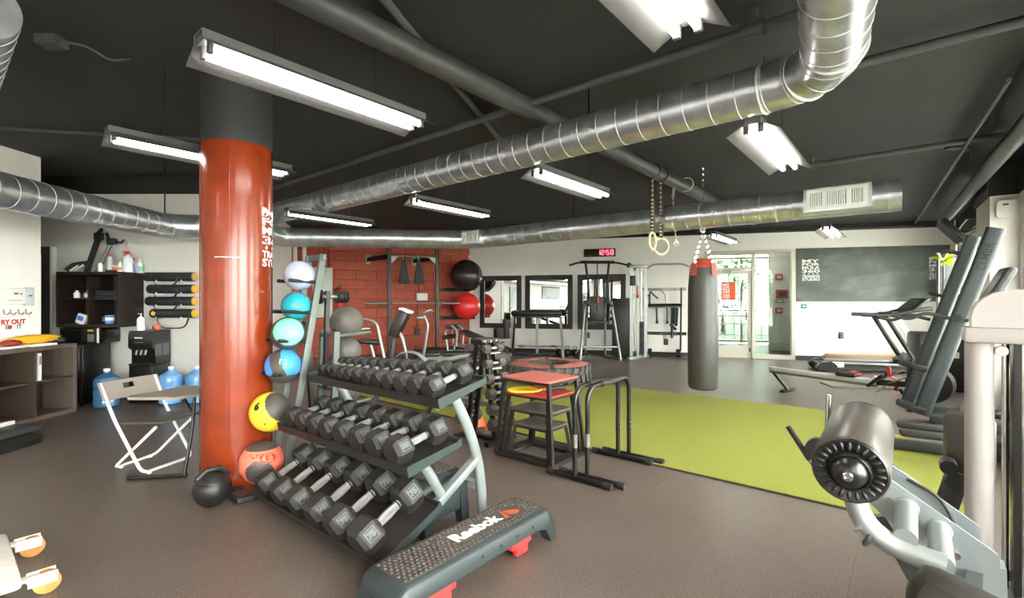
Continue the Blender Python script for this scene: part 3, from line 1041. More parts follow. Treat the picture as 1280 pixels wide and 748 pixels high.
part('lettering', text_mb('EV   IT', .065, M=MS @ Matrix.Translation((.02, -.030, 0)), bold=.003), 'sign_green', t, MW)
m = MB(); m.cyl((-5.716, 5.50, 1.055), (-5.7135, 5.50, 1.055), .024, n=16); part('red_dot', m, 'sign_red', t, MW)
m = MB(); m.tube([(-5.722, 5.74, 1.14), (-5.71, 5.69, 1.20), (-5.72, 5.30, 1.15)], .002, 5); part('string', m, 'plastic_grey', t, MW)

# fridge, microwave, wall cabinet
t = thing('mini_fridge', 'black mini fridge behind the end of the bookcase', 'fridge', (-5.73, 6.4, 0))
part('cabinet_body', wbox(-5.97, -5.50, 6.19, 6.62, .03, .79, .008), 'black_gloss', t, MW)
d = part('door', wbox(-5.97, -5.50, 6.13, 6.183, .05, .79, .01), 'black_gloss', t, MW)
part('handle', wbox(-5.56, -5.53, 6.118, 6.131, .40, .60), 'black_satin', d, MW)
part('badge', wbox(-5.70, -5.62, 6.126, 6.131, .685, .70), 'plastic_white', d, MW)
for x in (-5.93, -5.54):
    for y in (6.22, 6.58):
        m = MB(); m.cyl((x, y, 0), (x, y, .03), .02, n=10); part('foot', m, 'black_rubber', t, MW)
t = thing('microwave', 'black microwave oven with keypad on top of the mini fridge', 'microwave', (-5.71, 6.55, .79))
part('cabinet_body', wbox(-5.97, -5.45, 6.40, 6.72, .795, 1.0, .006), 'black_gloss', t, MW)
part('door', wbox(-5.97, -5.62, 6.375, 6.399, .80, .995, .006), 'black_gloss', t, MW)
part('window', wbox(-5.94, -5.67, 6.371, 6.376, .83, .965), 'screen_black', t, MW)
k_ = part('keypad', wbox(-5.612, -5.46, 6.378, 6.399, .80, .995, .004), 'black_satin', t, MW)
for r_ in range(4):
    for c_ in range(3):
        part('button', wbox(-5.60 + .028 * c_, -5.58 + .028 * c_, 6.374, 6.379, .82 + .025 * r_, .838 + .025 * r_), 'plastic_grey', k_, MW)
part('clock_display', wbox(-5.60, -5.53, 6.374, 6.379, .955, .975), 'leaf_yellow', k_, MW)
part('trim_strip', wbox(-5.475, -5.452, 6.372, 6.379, .80, .995), 'plastic_white', t, MW)
t = thing('wall_cabinet', 'dark brown open wall cabinet of four cubbies over the microwave', 'cabinet', (-5.56, 6.55, 1.01))
cx0, cx1, cy0, cy1, cz0, cz1 = -5.98, -5.14, 6.336, 6.745, 1.01, 1.74
part('top_panel', wbox(cx0, cx1, cy0, cy1, cz1 - .035, cz1), 'dark_wood', t, MW)
part('bottom_panel', wbox(cx0, cx1, cy0, cy1, cz0, cz0 + .035), 'dark_wood', t, MW)
for a, b in ((cx0, cx0 + .035), (cx1 - .035, cx1)):
    part('side_panel', wbox(a, b, cy0, cy1, cz0 + .035, cz1 - .035), 'dark_wood', t, MW)
part('divider', wbox(-5.57, -5.55, cy0 + .004, cy1 - .012, cz0 + .035, cz1 - .035), 'dark_wood', t, MW)
part('back_panel', wbox(cx0 + .035, cx1 - .035, cy1 - .012, cy1, cz0 + .035, cz1 - .035), 'dark_wood', t, MW)
for a, b in ((cx0 + .035, -5.57), (-5.55, cx1 - .035)):
    part('shelf', wbox(a, b, cy0 + .004, cy1 - .012, 1.375, 1.395), 'dark_wood', t, MW)

def bottle(name, label, p, r, h, mt, cap, cap_m, nozzle=None, cat='bottle', band=None):
    t = thing(name, label, cat, p)
    m = MB(); m.lathe([(0, 0), (r * .92, 0), (r, h * .04), (r, h * .60), (r * .8, h * .72), (r * .32, h * .80), (r * .32, h * .84), (0, h * .84)], 18); part('bottle_body', m, mt, t)
    if cap == 'cone':
        m = MB(); m.lathe([(r * .38, h * .80), (r * .38, h * .86), (r * .08, h), (0, h)], 12); part('nozzle', m, cap_m, t)
    elif cap == 'cap':
        m = MB(); m.lathe([(r * .5, h * .80), (r * .5, h * .97), (r * .4, h), (0, h)], 14); part('lid', m, cap_m, t)
    elif cap == 'spray':
        m = MB(); m.box((0, 0, h * .93), (r * .7, r * .5, h * .14), bev=.004); m.box((-r * .55, 0, h * .97), (r * 1.1, r * .42, h * .06), bev=.003); part('spray_head', m, cap_m, t)
        m = MB(); m.bar((-r * .5, 0, h * .93), (-r * .85, 0, h * .80), .008, .012); part('trigger', m, cap_m, t)
    elif cap == 'pump':
        m = MB(); m.cyl((0, 0, h * .80), (0, 0, h * .95), r * .16, n=8); m.box((-r * .3, 0, h * .97), (r * 1.1, r * .5, h * .05), bev=.003); part('pump_head', m, cap_m, t)
    if band:
        m = MB(); m.lathe([(r * 1.012, h * .15), (r * 1.012, h * .5)], 18); part('wrapper', m, band, t)
    return t
ct = 1.741
bottle('glue_bottle', 'clear squeeze bottle with tall red nozzle on the cabinet top', (-5.41, 6.50, ct), .033, .27, 'plastic_clear', 'cone', 'sign_red')
bottle('glue_bottle', 'small white squeeze bottle with red cap on the cabinet top', (-5.47, 6.42, ct), .028, .16, 'plastic_white', 'cone', 'sign_red')
bottle('small_bottle', 'small white bottle between the yellow tape and the spray bottle', (-5.24, 6.46, ct), .03, .135, 'plastic_white', 'cap', 'plastic_white', band='board_wood')
bottle('spray_bottle', 'clear spray bottle with red and white trigger on the cabinet top', (-5.17, 6.50, ct), .06, .285, 'plastic_clear', 'spray', 'sign_red', cat='spray bottle')
bottle('small_bottle', 'round white lotion bottle between the two spray bottles', (-5.16, 6.70, ct), .04, .19, 'plastic_white', 'cap', 'plastic_white', band='ball_mint')
t = thing('toolkit', 'heap of small tape rolls and tools on the cabinet top', 'tools', (-5.32, 6.55, ct))
m = MB(); m.torus((-5.33, 6.56, ct + .025), .05, .025, n=20); part('tape_roll', m, 'board_wood', t, MW)
m = MB(); m.bar((-5.38, 6.5, ct + .09), (-5.26, 6.6, ct + .05), .02, .02); part('brush', m, 'paper', t, MW)
m = MB(); m.box((-5.33, 6.46, ct + .016), (.16, .06, .03), rot=(0, 0, .2), bev=.005); part('tool_case', m, 'black_satin', t, MW)
m = MB(); m.box((-5.30, 6.47, ct + .045), (.08, .04, .025), rot=(0, 0, .4), bev=.004); part('marker', m, 'cone_orange', t, MW)
t = thing('spray_bottle', 'blue triangular detergent spray bottle at the end of the cabinet top', 'spray bottle', (-5.02, 6.62, ct))
for o_ in (t,):
    o_.location = (-5.20, 6.62, ct)
m = MB(); m.prism([(-.08, 0), (.08, 0), (.07, .05), (.025, .16), (-.025, .16), (-.075, .05)], -.03, .03, XZ); part('bottle_body', m, 'ball_lilac', t)
m = MB(); m.prism([(-.04, .02), (.04, .02), (0, .10)], .0305, .032, XZ); part('wrapper', m, 'sign_red', t)
m = MB(); m.box((0, 0, .18), (.045, .04, .045), bev=.006); m.box((-.045, 0, .205), (.10, .035, .02), bev=.004); part('spray_head', m, 'sign_red', t)
bpy.data.objects[t.name].location = (-5.185, 6.60, ct)
bottle('pill_bottle', 'small white pill bottle at the side of the upper cubby', (-5.78, 6.42, 1.396), .035, .10, 'plastic_white', 'cap', 'plastic_white')
bottle('pill_bottle', 'mint green supplement tub in the upper cubby', (-5.62, 6.42, 1.396), .045, .11, 'ball_mint', 'cap', 'ball_mint', band='print_white')
bottle('pill_bottle', 'short dark jar between the white bottle and the green tub', (-5.70, 6.45, 1.396), .03, .07, 'vent_dark', 'cap', 'plastic_white')
t = thing('folded_shirts', 'black folded cloth in the upper cubby beside the divider', 'clothes', (-5.36, 6.5, 1.396))
for k in range(3):
    m = MB(); m.box((-5.36, 6.52, 1.412 + .034 * k), (.30, .28, .030), bev=.012); part('folded_cloth', m, 'mat_black', t, MW)
t = thing('mug', 'blue and white mug in the lower cubby', 'mug', (-5.36, 6.44, 1.046))
m = MB(); m.lathe([(0, .005), (.036, .0), (.05, .01), (.055, .12), (.05, .12), (.045, .015), (0, .012)], 22); part('cup', m, 'mug_blue', t)
m = MB(); m.tube([(-.05, 0, .10), (-.09, 0, .09), (-.09, 0, .045), (-.05, 0, .03)], .009, 8); part('handle', m, 'mug_blue', t)
m = MB(); m.lathe([(.0535, .05), (.0548, .09)], 22); part('band', m, 'print_white', t)
for k, (x, y, a, lb, mt) in enumerate([(-5.74, 6.45, .35, 'small blue and white box leaning in the lower cubby', 'print_blue'), (-5.64, 6.55, -.15, 'small white carton at the back of the lower cubby', 'paper')]):
    m = MB(); m.box((x, y, 1.115), (.11, .05, .13), rot=(0, a, 0), bev=.003)
    t = thing('small_box', lb, 'box', (x, y, 1.046)); part('carton', m, 'paper', t, MW)
    m = MB(); m.box((x, y - .027, 1.125), (.08, .003, .06), rot=(0, a, 0)); part('printed_label', m, mt, t, MW)
bottle('small_bottle', 'tiny white bottle at the divider in the lower cubby', (-5.60, 6.40, 1.046), .02, .09, 'plastic_white', 'cap', 'plastic_white')
# folded stands on the cabinet
t = thing('folded_tripod', 'folded black tripod leaning on the wall on top of the cabinet', 'tripod', (-5.72, 6.55, ct))
for dx in (-.03, 0, .03):
    m = MB(); m.tube([(-5.70 + dx, 6.48, ct + .01), (-5.66 + dx, 6.62, ct + .50)], .014, 8); part('leg', m, 'black_satin', t, MW)
m = MB(); m.box((-5.66, 6.62, ct + .50), (.10, .07, .10), bev=.012); m.bar((-5.68, 6.62, ct + .54), (-5.60, 6.60, ct + .60), .03, .03); part('head', m, 'black_satin', t, MW)
m = MB(); m.tube([(-5.92, 6.42, ct + .02), (-5.84, 6.45, ct + .10), (-5.70, 6.5, ct + .13)], .03, 8); part('strap', m, 'black_satin', t, MW)
for k in range(2):
    m = MB(); m.bar((-5.86 + .06 * k, 6.40, ct + .015), (-5.79 + .06 * k, 6.46, ct + .10), .025, .01); part('tag', m, 'paper', t, MW)
t = thing('folded_stand', 'folded silver stand with black clamp head on top of the cabinet', 'stand', (-5.55, 6.6, ct))
for dx in (0, .055):
    m = MB(); m.bar((-5.60 + dx, 6.50, ct + .01), (-5.53 + dx, 6.64, ct + .40), .035, .014); part('leg', m, 'rack_silver', t, MW)
m = MB(); m.box((-5.50, 6.64, ct + .43), (.12, .05, .09), bev=.012); m.tube([(-5.46, 6.64, ct + .44), (-5.36, 6.62, ct + .41), (-5.31, 6.61, ct + .45)], .014, 8); m.bar((-5.54, 6.64, ct + .46), (-5.57, 6.64, ct + .55), .03, .025); part('clamp_head', m, 'black_satin', t, MW)

# water cooler and bottles
t = thing('water_cooler', 'tall black water cooler standing against the grey wall', 'water cooler', (-4.91, 6.54, 0))
part('lower_body', wbox(-5.07, -4.75, 6.39, 6.72, .0, .50, .01), 'black_gloss', t, MW)
m = MB(); m.prism([(6.44, .51), (6.72, .51), (6.72, .96), (6.40, .96), (6.38, .90), (6.38, .74), (6.44, .70)], -5.07, -4.75, YZ); part('upper_body', m, 'black_gloss', t, MW)
part('drip_tray', wbox(-5.05, -4.77, 6.36, 6.44, .505, .525), 'black_satin', t, MW)
for x in (-4.99, -4.93, -4.87):
    m = MB(); m.cyl((x, 6.43, .70), (x, 6.41, .64), .014, n=10); part('tap', m, 'steel_grey', t, MW)
part('badge', wbox(-4.98, -4.88, 6.376, 6.381, .86, .875), 'plastic_white', t, MW)
for k in range(4):
    part('button', wbox(-4.985 + .032 * k, -4.970 + .032 * k, 6.376, 6.381, .80, .812), 'plastic_grey', t, MW)
part('rear_plate', wbox(-4.751, -4.748, 6.43, 6.55, .62, .78), 'vent_dark', t, MW)
part('rear_plate', wbox(-4.751, -4.748, 6.57, 6.69, .62, .78), 'vent_dark', t, MW)
bottle('hand_sanitizer', 'clear pump bottle of hand sanitizer on the water cooler', (-4.97, 6.47, .961), .045, .23, 'plastic_white', 'pump', 'plastic_white')
t = thing('candy_bag', 'small pink and yellow crinkled bag on the water cooler', 'bag', (-4.85, 6.55, .961))
lump((-4.88, 6.53, 1.0), (.05, .05, .04), 8, 'ball_lilac', 'purple_pack', t); lump((-4.81, 6.54, 1.0), (.045, .05, .04), 9, 'ball_orange', 'orange_pack', t)
JUG = [(0, .02), (.11, .0), (.138, .015), (.14, .10), (.134, .115), (.14, .13), (.14, .22), (.134, .235), (.14, .25), (.14, .33), (.125, .375), (.06, .42), (.035, .435), (.033, .46), (0, .46)]
def jug(p, lb, mt):
    t = thing('water_jug', lb, 'water jug', p, group='water jugs')
    m = MB(); m.lathe(JUG, 28); part('jug_body', m, mt, t)
    m = MB(); m.lathe([(.036, .455), (.036, .485), (.03, .49), (0, .49)], 16); part('lid', m, 'plastic_white', t)
    return t
jug((-5.20, 6.20, 0), 'dark blue water jug between the mini fridge and the water cooler', 'jug_dark')
jug((-4.53, 6.42, 0), 'pale blue water jug beside the water cooler', 'jug_blue')
jug((-4.22, 6.48, 0), 'pale blue water jug half hidden by the red column', 'jug_blue')

# rolled yoga mats on wall pegs
for k, (z, x0, lb) in enumerate([(1.69, -5.07, 'topmost rolled black yoga mat with tan end on the wall rack'), (1.52, -5.02, 'second rolled black yoga mat from the top of the wall rack'), (1.353, -5.04, 'third rolled black yoga mat from the top of the wall rack'), (1.185, -4.98, 'lowest rolled black yoga mat with a long hanging strap')]):
    y = 6.66
    t = thing('yoga_mat', lb, 'yoga mat', (-4.7, y, z - .062), group='rolled yoga mats')
    m = MB(); m.tube([(x0, y, z), (x0 + .012, y, z), (x0 + .03, y, z), (-4.385, y, z)], [.03, .052, .062, .062], 24); part('sleeve', m, 'mat_black', t, MW)
    m = MB(); m.cyl((-4.386, y, z), (-4.36, y, z), .055, n=24); part('roll_end', m, 'foam_yellow' if k else 'board_wood', t, MW)
    m = MB()
    for r_ in (.046, .030, .014):
        m.torus((-4.359, y, z), r_, .003, (1, 0, 0), 24, 5)
    part('spiral', m, 'board_wood', t, MW, kind='stuff')
    m = MB()
    a, b, dp = (-4.92, -4.55, .12) if k < 3 else (-4.86, -4.40, .20)
    m.tube(fillet([(a, y - .066, z), (a + .05, y - .07, z - dp), (b - .05, y - .07, z - dp), (b, y - .066, z)], .15, 6), .011, 8, sx=.4); part('strap', m, 'black_satin', t, MW)
    if k == 3:
        m = MB(); m.box((-4.90, y - .062, z), (.05, .02, .05), rot=(0, .5, 0), bev=.006); part('yellow_tag', m, 'yellow', t, MW)
t = thing('mat_rack', 'white pegs on the wall that carry the four yoga mats', 'rack', (-4.7, 6.75, 1.1))
for z in (1.69, 1.52, 1.353, 1.185):
    for x in (-4.86, -4.52):
        m = MB(); m.cyl((x, 6.75, z - .070), (x, 6.60, z - .070), .008, n=8); m.cyl((x, 6.604, z - .072), (x, 6.596, z - .045), .008, n=8); part('peg', m, 'plastic_white', t, MW)

# folding chair and tray table
t = thing('folding_chair', 'grey folding chair with white tube legs pulled up to the tray table', 'chair', (-2.98, 4.0, 0))
m = MB(); m.tube(fillet([(-3.26, 3.82, .70), (-3.12, 3.80, .40), (-2.87, 3.75, .014), (-2.76, 4.17, .014), (-3.02, 4.24, .40), (-3.16, 4.27, .70)], .06), .0125, 10); part('front_frame', m, 'plastic_white', t, MW)
m = MB(); m.tube(fillet([(-2.80, 3.80, .36), (-3.19, 3.87, .014), (-3.12, 4.23, .014), (-2.74, 4.17, .37)], .06), .0115, 10); part('rear_frame', m, 'plastic_white', t, MW)
for p in ((-2.845, 3.79), (-2.78, 4.12), (-3.17, 3.92), (-3.13, 4.18)):
    m = MB(); m.cyl((p[0], p[1], 0), (p[0], p[1], .024), .016, n=10); part('foot', m, 'plastic_white', t, MW)
def quad_slab(pts, th, mb=None):
    mb = mb or MB()
    a = [Vector(p) for p in pts]
    n = (a[1] - a[0]).cross(a[-1] - a[0]).normalized() * th
    k = len(a)
    mb.mesh(a + [p + n for p in a], [tuple(range(k - 1, -1, -1)), tuple(range(k, 2 * k))] + [(i, (i + 1) % k, k + (i + 1) % k, k + i) for i in range(k)])
    return mb
part('seat', quad_slab([(-3.10, 3.82, .375), (-2.72, 3.77, .395), (-2.70, 3.80, .397), (-2.65, 4.14, .397), (-2.67, 4.18, .395), (-3.03, 4.24, .375)], .014), 'chair_seat', t, MW)
def backp(u, v):
    a = Vector((-3.265, 3.80, .705)).lerp(Vector((-3.16, 4.29, .705)), u); b = Vector((-3.205, 3.79, .565)).lerp(Vector((-3.10, 4.275, .565)), u)
    return a.lerp(b, v) + Vector((.012 * math.sin(PI * u) * -2, 0, 0))
m = MB()
us = [0, .2, .40, .60, .8, 1]; vs_ = [0, .2, .5, 1]
vv = {}
for i, u in enumerate(us):
    for j, v in enumerate(vs_):
        for s in (0, 1):
            vv[i, j, s] = m.bm.verts.new(backp(u, v) + Vector((.012 * s, 0, 0)))
cells = {(i, j) for i in range(5) for j in range(3)} - {(2, 1)}
for (i, j) in cells:
    for s in (0, 1):
        m.bm.faces.new([vv[i, j, s], vv[i + 1, j, s], vv[i + 1, j + 1, s], vv[i, j + 1, s]])
    for di, dj, p, q in ((-1, 0, (i, j), (i, j + 1)), (1, 0, (i + 1, j), (i + 1, j + 1)), (0, -1, (i, j), (i + 1, j)), (0, 1, (i, j + 1), (i + 1, j + 1))):
        if (i + di, j + dj) not in cells:
            m.bm.faces.new([vv[*p, 0], vv[*q, 0], vv[*q, 1], vv[*p, 1]])
part('backrest', m, 'plastic_grey', t, MW)
t = thing('tray_table', 'small grey folding tray table with black legs beside the red column', 'table', (-2.66, 3.92, 0))
part('table_top', quad_slab([(-2.92, 3.67, .60), (-2.56, 3.67, .60), (-2.47, 3.80, .60), (-2.42, 4.15, .60), (-2.84, 4.18, .60)], .022), 'plastic_grey', t, MW)
m = MB(); m.tube([(-2.90, 3.645, .014), (-2.50, 3.72, .014)], .014, 8); part('foot_bar', m, 'black_metal', t, MW)
m = MB(); m.tube([(-2.66, 4.28, .014), (-2.40, 4.29, .014)], .014, 8); part('foot_bar', m, 'black_metal', t, MW)
m = MB(); m.tube(fillet([(-2.52, 3.715, .02), (-2.50, 3.78, .35), (-2.49, 3.79, .60)], .1), .013, 8); part('leg', m, 'black_metal', t, MW)
m = MB(); m.tube(fillet([(-2.42, 4.28, .02), (-2.44, 4.2, .35), (-2.45, 4.12, .60)], .1), .013, 8); part('leg', m, 'black_metal', t, MW)
m = MB(); m.tube([(-2.49, 3.79, .45), (-2.70, 3.95, .60)], .008, 8); part('brace', m, 'black_metal', t, MW)

# low platform trainer by the bookcase, white dolly
t = thing('platform_trainer', 'low dark platform trainer with a white side rail on the floor by the bookcase', 'exercise machine', (-4.75, 4.2, 0))
m = MB(); m.prism(rrect(.62, 1.9, .28, 6), 0, .045); part('base_plate', m, 'black_satin', t, Matrix.Translation((-4.80, 3.85, 0)))
m = MB(); m.box((-4.93, 3.95, .075), (.30, 1.95, .06), bev=.02); part('deck', m, 'gunmetal_dark', t, MW)
m = MB(); m.box((-5.06, 3.95, .125), (.05, 1.9, .04), bev=.008); part('side_rail', m, 'plastic_white', t, MW)
m = MB(); m.box((-4.63, 3.50, .06), (.20, 1.0, .03), bev=.012); part('foot_pad', m, 'board_grey', t, MW)
m = MB(); m.tube(fillet([(-4.85, 3.6, .1), (-4.75, 3.7, .5), (-4.62, 4.22, .52), (-4.60, 4.27, .50)], .08), .022, 10); part('handle', m, 'chrome', t, MW)
t = thing('dolly', 'small white worn dolly with tan caster wheels on the floor', 'dolly', U(-.07, 3.35), A1)
m = MB(); m.box((-.07, 3.35, .105), (.66, .68, .05), bev=.02); part('deck', m, 'dolly_white', t, MU)
m = MB(); m.box((-.05, 3.35, .145), (.40, .50, .03), bev=.012); part('pad', m, 'dolly_white', t, MU)
for u2_ in (3.10, 3.60):
    m = MB(); m.box((.28, u2_, .085), (.13, .045, .018), bev=.005); m.box((.33, u2_ - .027, .075), (.10, .008, .05)); m.box((.33, u2_ + .027, .075), (.10, .008, .05)); part('caster_fork', m, 'dolly_white', t, MU)
    m = MB(); m.cyl((.345, u2_ - .018, .05), (.345, u2_ + .018, .05), .05, n=20); part('caster_wheel', m, 'caster_tan', t, MU)
    m = MB(); m.box((-.42, u2_, .06), (.10, .045, .05)); part('caster_fork', m, 'dolly_white', t, MU)
    m = MB(); m.cyl((-.44, u2_ - .018, .05), (-.44, u2_ + .018, .05), .05, n=20); part('caster_wheel', m, 'caster_tan', t, MU)

# ================================================================ MIDDLE OF THE GYM
# ---------------------------------------------------------------- three-tier dumbbell rack
RC = U(1.85, 2.68)
rack = thing('dumbbell_rack', 'three-tier silver dumbbell rack with black trays in front of the red column', 'dumbbell rack', RC, A1)
TRAYS = [((1.762, .789), (2.126, .88)), ((1.554, .475), (1.92, .552)), ((1.396, .055), (1.77, .24))]     # (u1, z) of the front and the rear lip
N0, N1 = 1.98, 3.40
for (f, r) in TRAYS:
    f, r = Vector((f[0], f[1])), Vector((r[0], r[1]))
    ax = (r - f).normalized(); nz = Vector((-ax.y, ax.x)); L = (r - f).length
    def q(a, b):
        return tuple(f + ax * a + nz * b)
    prof = [q(-.006, -.022), q(-.006, .030), q(.002, .030), q(.006, .0), q(L - .006, .0), q(L - .002, .022), q(L + .006, .022), q(L + .006, -.022), q(L - .004, -.022), q(L - .004, -.006), q(.006, -.006), q(.004, -.022)]
    m = MB(); m.prism([(b, a) for a, b in [(p[1], p[0]) for p in prof]], N0, N1, Matrix(((1, 0, 0, 0), (0, 0, 1, 0), (0, 1, 0, 0), (0, 0, 0, 1))))
    part('tray', m, 'tray_black', rack, MU)
    for n_ in (N0 - .004, N1 + .004):
        m = MB()
        pl = [q(-.006, -.024), q(-.006, .032), q(.02, .034), q(L - .02, .012), q(L + .008, .026), q(L + .008, -.024)]
        m.prism(pl, n_ - .004, n_ + .004, Matrix(((1, 0, 0, 0), (0, 0, 1, 0), (0, 1, 0, 0), (0, 0, 0, 1)))); part('tray_end', m, 'rack_teal', rack, MU)
for n_ in (2.04, 3.34):
    def w(pts):
        return [Vector((a, n_, z)) for a, z in pts]
    m = MB(); m.tube(fillet(w([(1.93, .80), (2.05, .60), (2.14, .36), (2.165, .16), (2.165, .0)]), .12, 4), .034, 14, sx=.72, up=(0, 1, 0)); part('rear_upright', m, 'rack_silver', rack, MU)
    m = MB(); m.bar(w([(1.43, .02)])[0], w([(2.12, .40)])[0], .05, .05, bev=.008); part('diagonal_foot', m, 'rack_silver', rack, MU)
    m = MB(); m.tube(fillet(w([(1.70, .475), (1.77, .37), (1.84, .25)]), .06), .028, 12, sx=.8, up=(0, 1, 0)); part('tray_strut', m, 'rack_silver', rack, MU)
    m = MB(); m.bar(w([(1.785, .763)])[0], w([(2.10, .842)])[0], .05, .035, bev=.006); part('tray_bracket', m, 'rack_silver', rack, MU)
    m = MB(); m.bar(w([(1.60, .455)])[0], w([(1.90, .518)])[0], .05, .035, bev=.006); part('tray_bracket', m, 'rack_silver', rack, MU)
    m = MB(); m.box((2.165, n_, .012), (.12, .07, .024), bev=.008); part('foot', m, 'black_rubber', rack, MU)
m = MB(); m.bar((2.15, 2.06, .22), (2.15, 3.32, .22), .05, .04); part('cross_beam', m, 'rack_silver', rack, MU)

DB = {}
LX = Matrix(((0, 0, 1, 0), (1, 0, 0, 0), (0, 1, 0, 0), (0, 0, 0, 1)))      # lathe axis along +x, first corner along y
def dumbbell(L, r, num, label, group, loc, rot, labelled=True, mt='black_rubber'):
    key = (round(L, 3), round(r, 4), num, labelled, mt)
    if key in DB:
        return dup(DB[key], loc, rot, label, group)
    t = thing('dumbbell', label, 'dumbbell', loc, rot, group)
    hl = L * .31; ap = r * .866
    for s in (-1, 1):
        m = MB()
        M = Matrix.Translation((s * (L / 2 - hl / 2), 0, ap)) @ LX
        m.lathe([(0, -hl / 2), (r * .80, -hl / 2), (r, -hl * .34), (r, hl * .34), (r * .80, hl / 2), (0, hl / 2)], 6, M)
        h = part('head', m, mt, t)
        if labelled:
            a = R(150)
            n = Vector((0, math.cos(a), math.sin(a)))
            c = Vector((s * (L / 2 - hl / 2), 0, ap)) + n * (ap + .0006)
            y = Vector((0, -n.z, n.y)) * -1
            F = Matrix(((1, 0, n.x, 0), (0, y.y, n.y, 0), (0, y.z, n.z, 0), (0, 0, 0, 1))).copy(); F.translation = c
            e = min(hl * .27, r * .30)
            m = MB()
            for (cx, cy, w_, h_) in ((0, e, 2 * e, e * .14), (0, -e, 2 * e, e * .14), (-e, 0, e * .14, 2 * e), (e, 0, e * .10, 2 * e)):
                m.box((cx, cy, 0), (w_ + e * .13, h_, .0012), M=F)
            text_mb(num, e * 1.5, M=F, bold=.004, depth=.0004, mb=m)
            part('number', m, 'number_grey', h)
    m = MB()
    k = L / 2 - hl + .004; g = max(.0135, r * .27)
    m.lathe([(0, -k), (g * .85, -k), (g * .85, -k * .86), (g * 1.02, -k * .82), (g * 1.02, -k * .74), (g * .9, -k * .70), (g * 1.05, 0), (g * .9, k * .70), (g * 1.02, k * .74), (g * 1.02, k * .82), (g * .85, k * .86), (g * .85, k), (0, k)], 14, Matrix.Translation((0, 0, ap)) @ LX)
    hd = part('handle', m, 'chrome_knurl', t)
    for s in (-1, 1):
        m = MB(); m.torus((s * k * .78, 0, ap), g * 1.0, g * .14, (1, 0, 0), 14, 5); part('grip_ring', m, 'black_metal', hd)
    DB[key] = t
    return t

def on_tray(i, u2_, r):
    f, rr = TRAYS[i]
    d = Vector((rr[0] - f[0], rr[1] - f[1])); ax = d.normalized(); nz = Vector((-ax.y, ax.x))
    c = Vector(f) + d * .5 + nz * .001
    return U(c.x, u2_, c.y), math.atan2(d.y, d.x)
rnd = random.Random(5)
def fill_tier(i, sizes, tier, group, nums):
    """sizes from the near end of the rack to the far end"""
    tot = sum(2 * r for r, L in sizes)
    gap = (N1 - N0 - .06 - tot) / len(sizes)
    pos = N0 + .04
    n = len(sizes)
    for k, (r, L) in enumerate(sizes):
        pos += gap / 2 + r
        p, tilt = on_tray(i, pos, r)
        lb = 'black hex dumbbell, %s from the step-platform end of the %s tier' % (ORD[k], tier)
        dumbbell(L, r, nums[k], lb, group, p, (0, -tilt, A1 + R(rnd.uniform(-2.2, 2.2))))
        pos += r + gap / 2
fill_tier(0, [(.069 - .0026 * k, .33 - .009 * k) for k in range(12)], 'top', 'dumbbells on the top tier', ['25', '25', '20', '20', '15', '15', '12', '12', '10', '10', '8', '5'])
fill_tier(1, [(.083 - .0020 * k, .365 - .006 * k) for k in range(8)], 'middle', 'dumbbells on the middle tier', ['50', '50', '45', '45', '40', '40', '35', '30'])
fill_tier(2, [(.096 - .0030 * k, .425 - .006 * k) for k in range(6)], 'bottom', 'dumbbells on the bottom tier', ['75', '75', '65', '60', '60', '55'])
t = thing('keychain_toy', 'tiny red and white trinket on the middle tier of the rack', 'trinket', U(1.89, 2.17, .56), A1)
m = MB(); m.box((1.905, 2.17, .583), (.03, .03, .04), bev=.008); part('toy_body', m, 'sign_red', t, MU)
m = MB(); m.ball((1.905, 2.17, .615), .016, 10, 8); part('toy_head', m, 'print_white', t, MU)

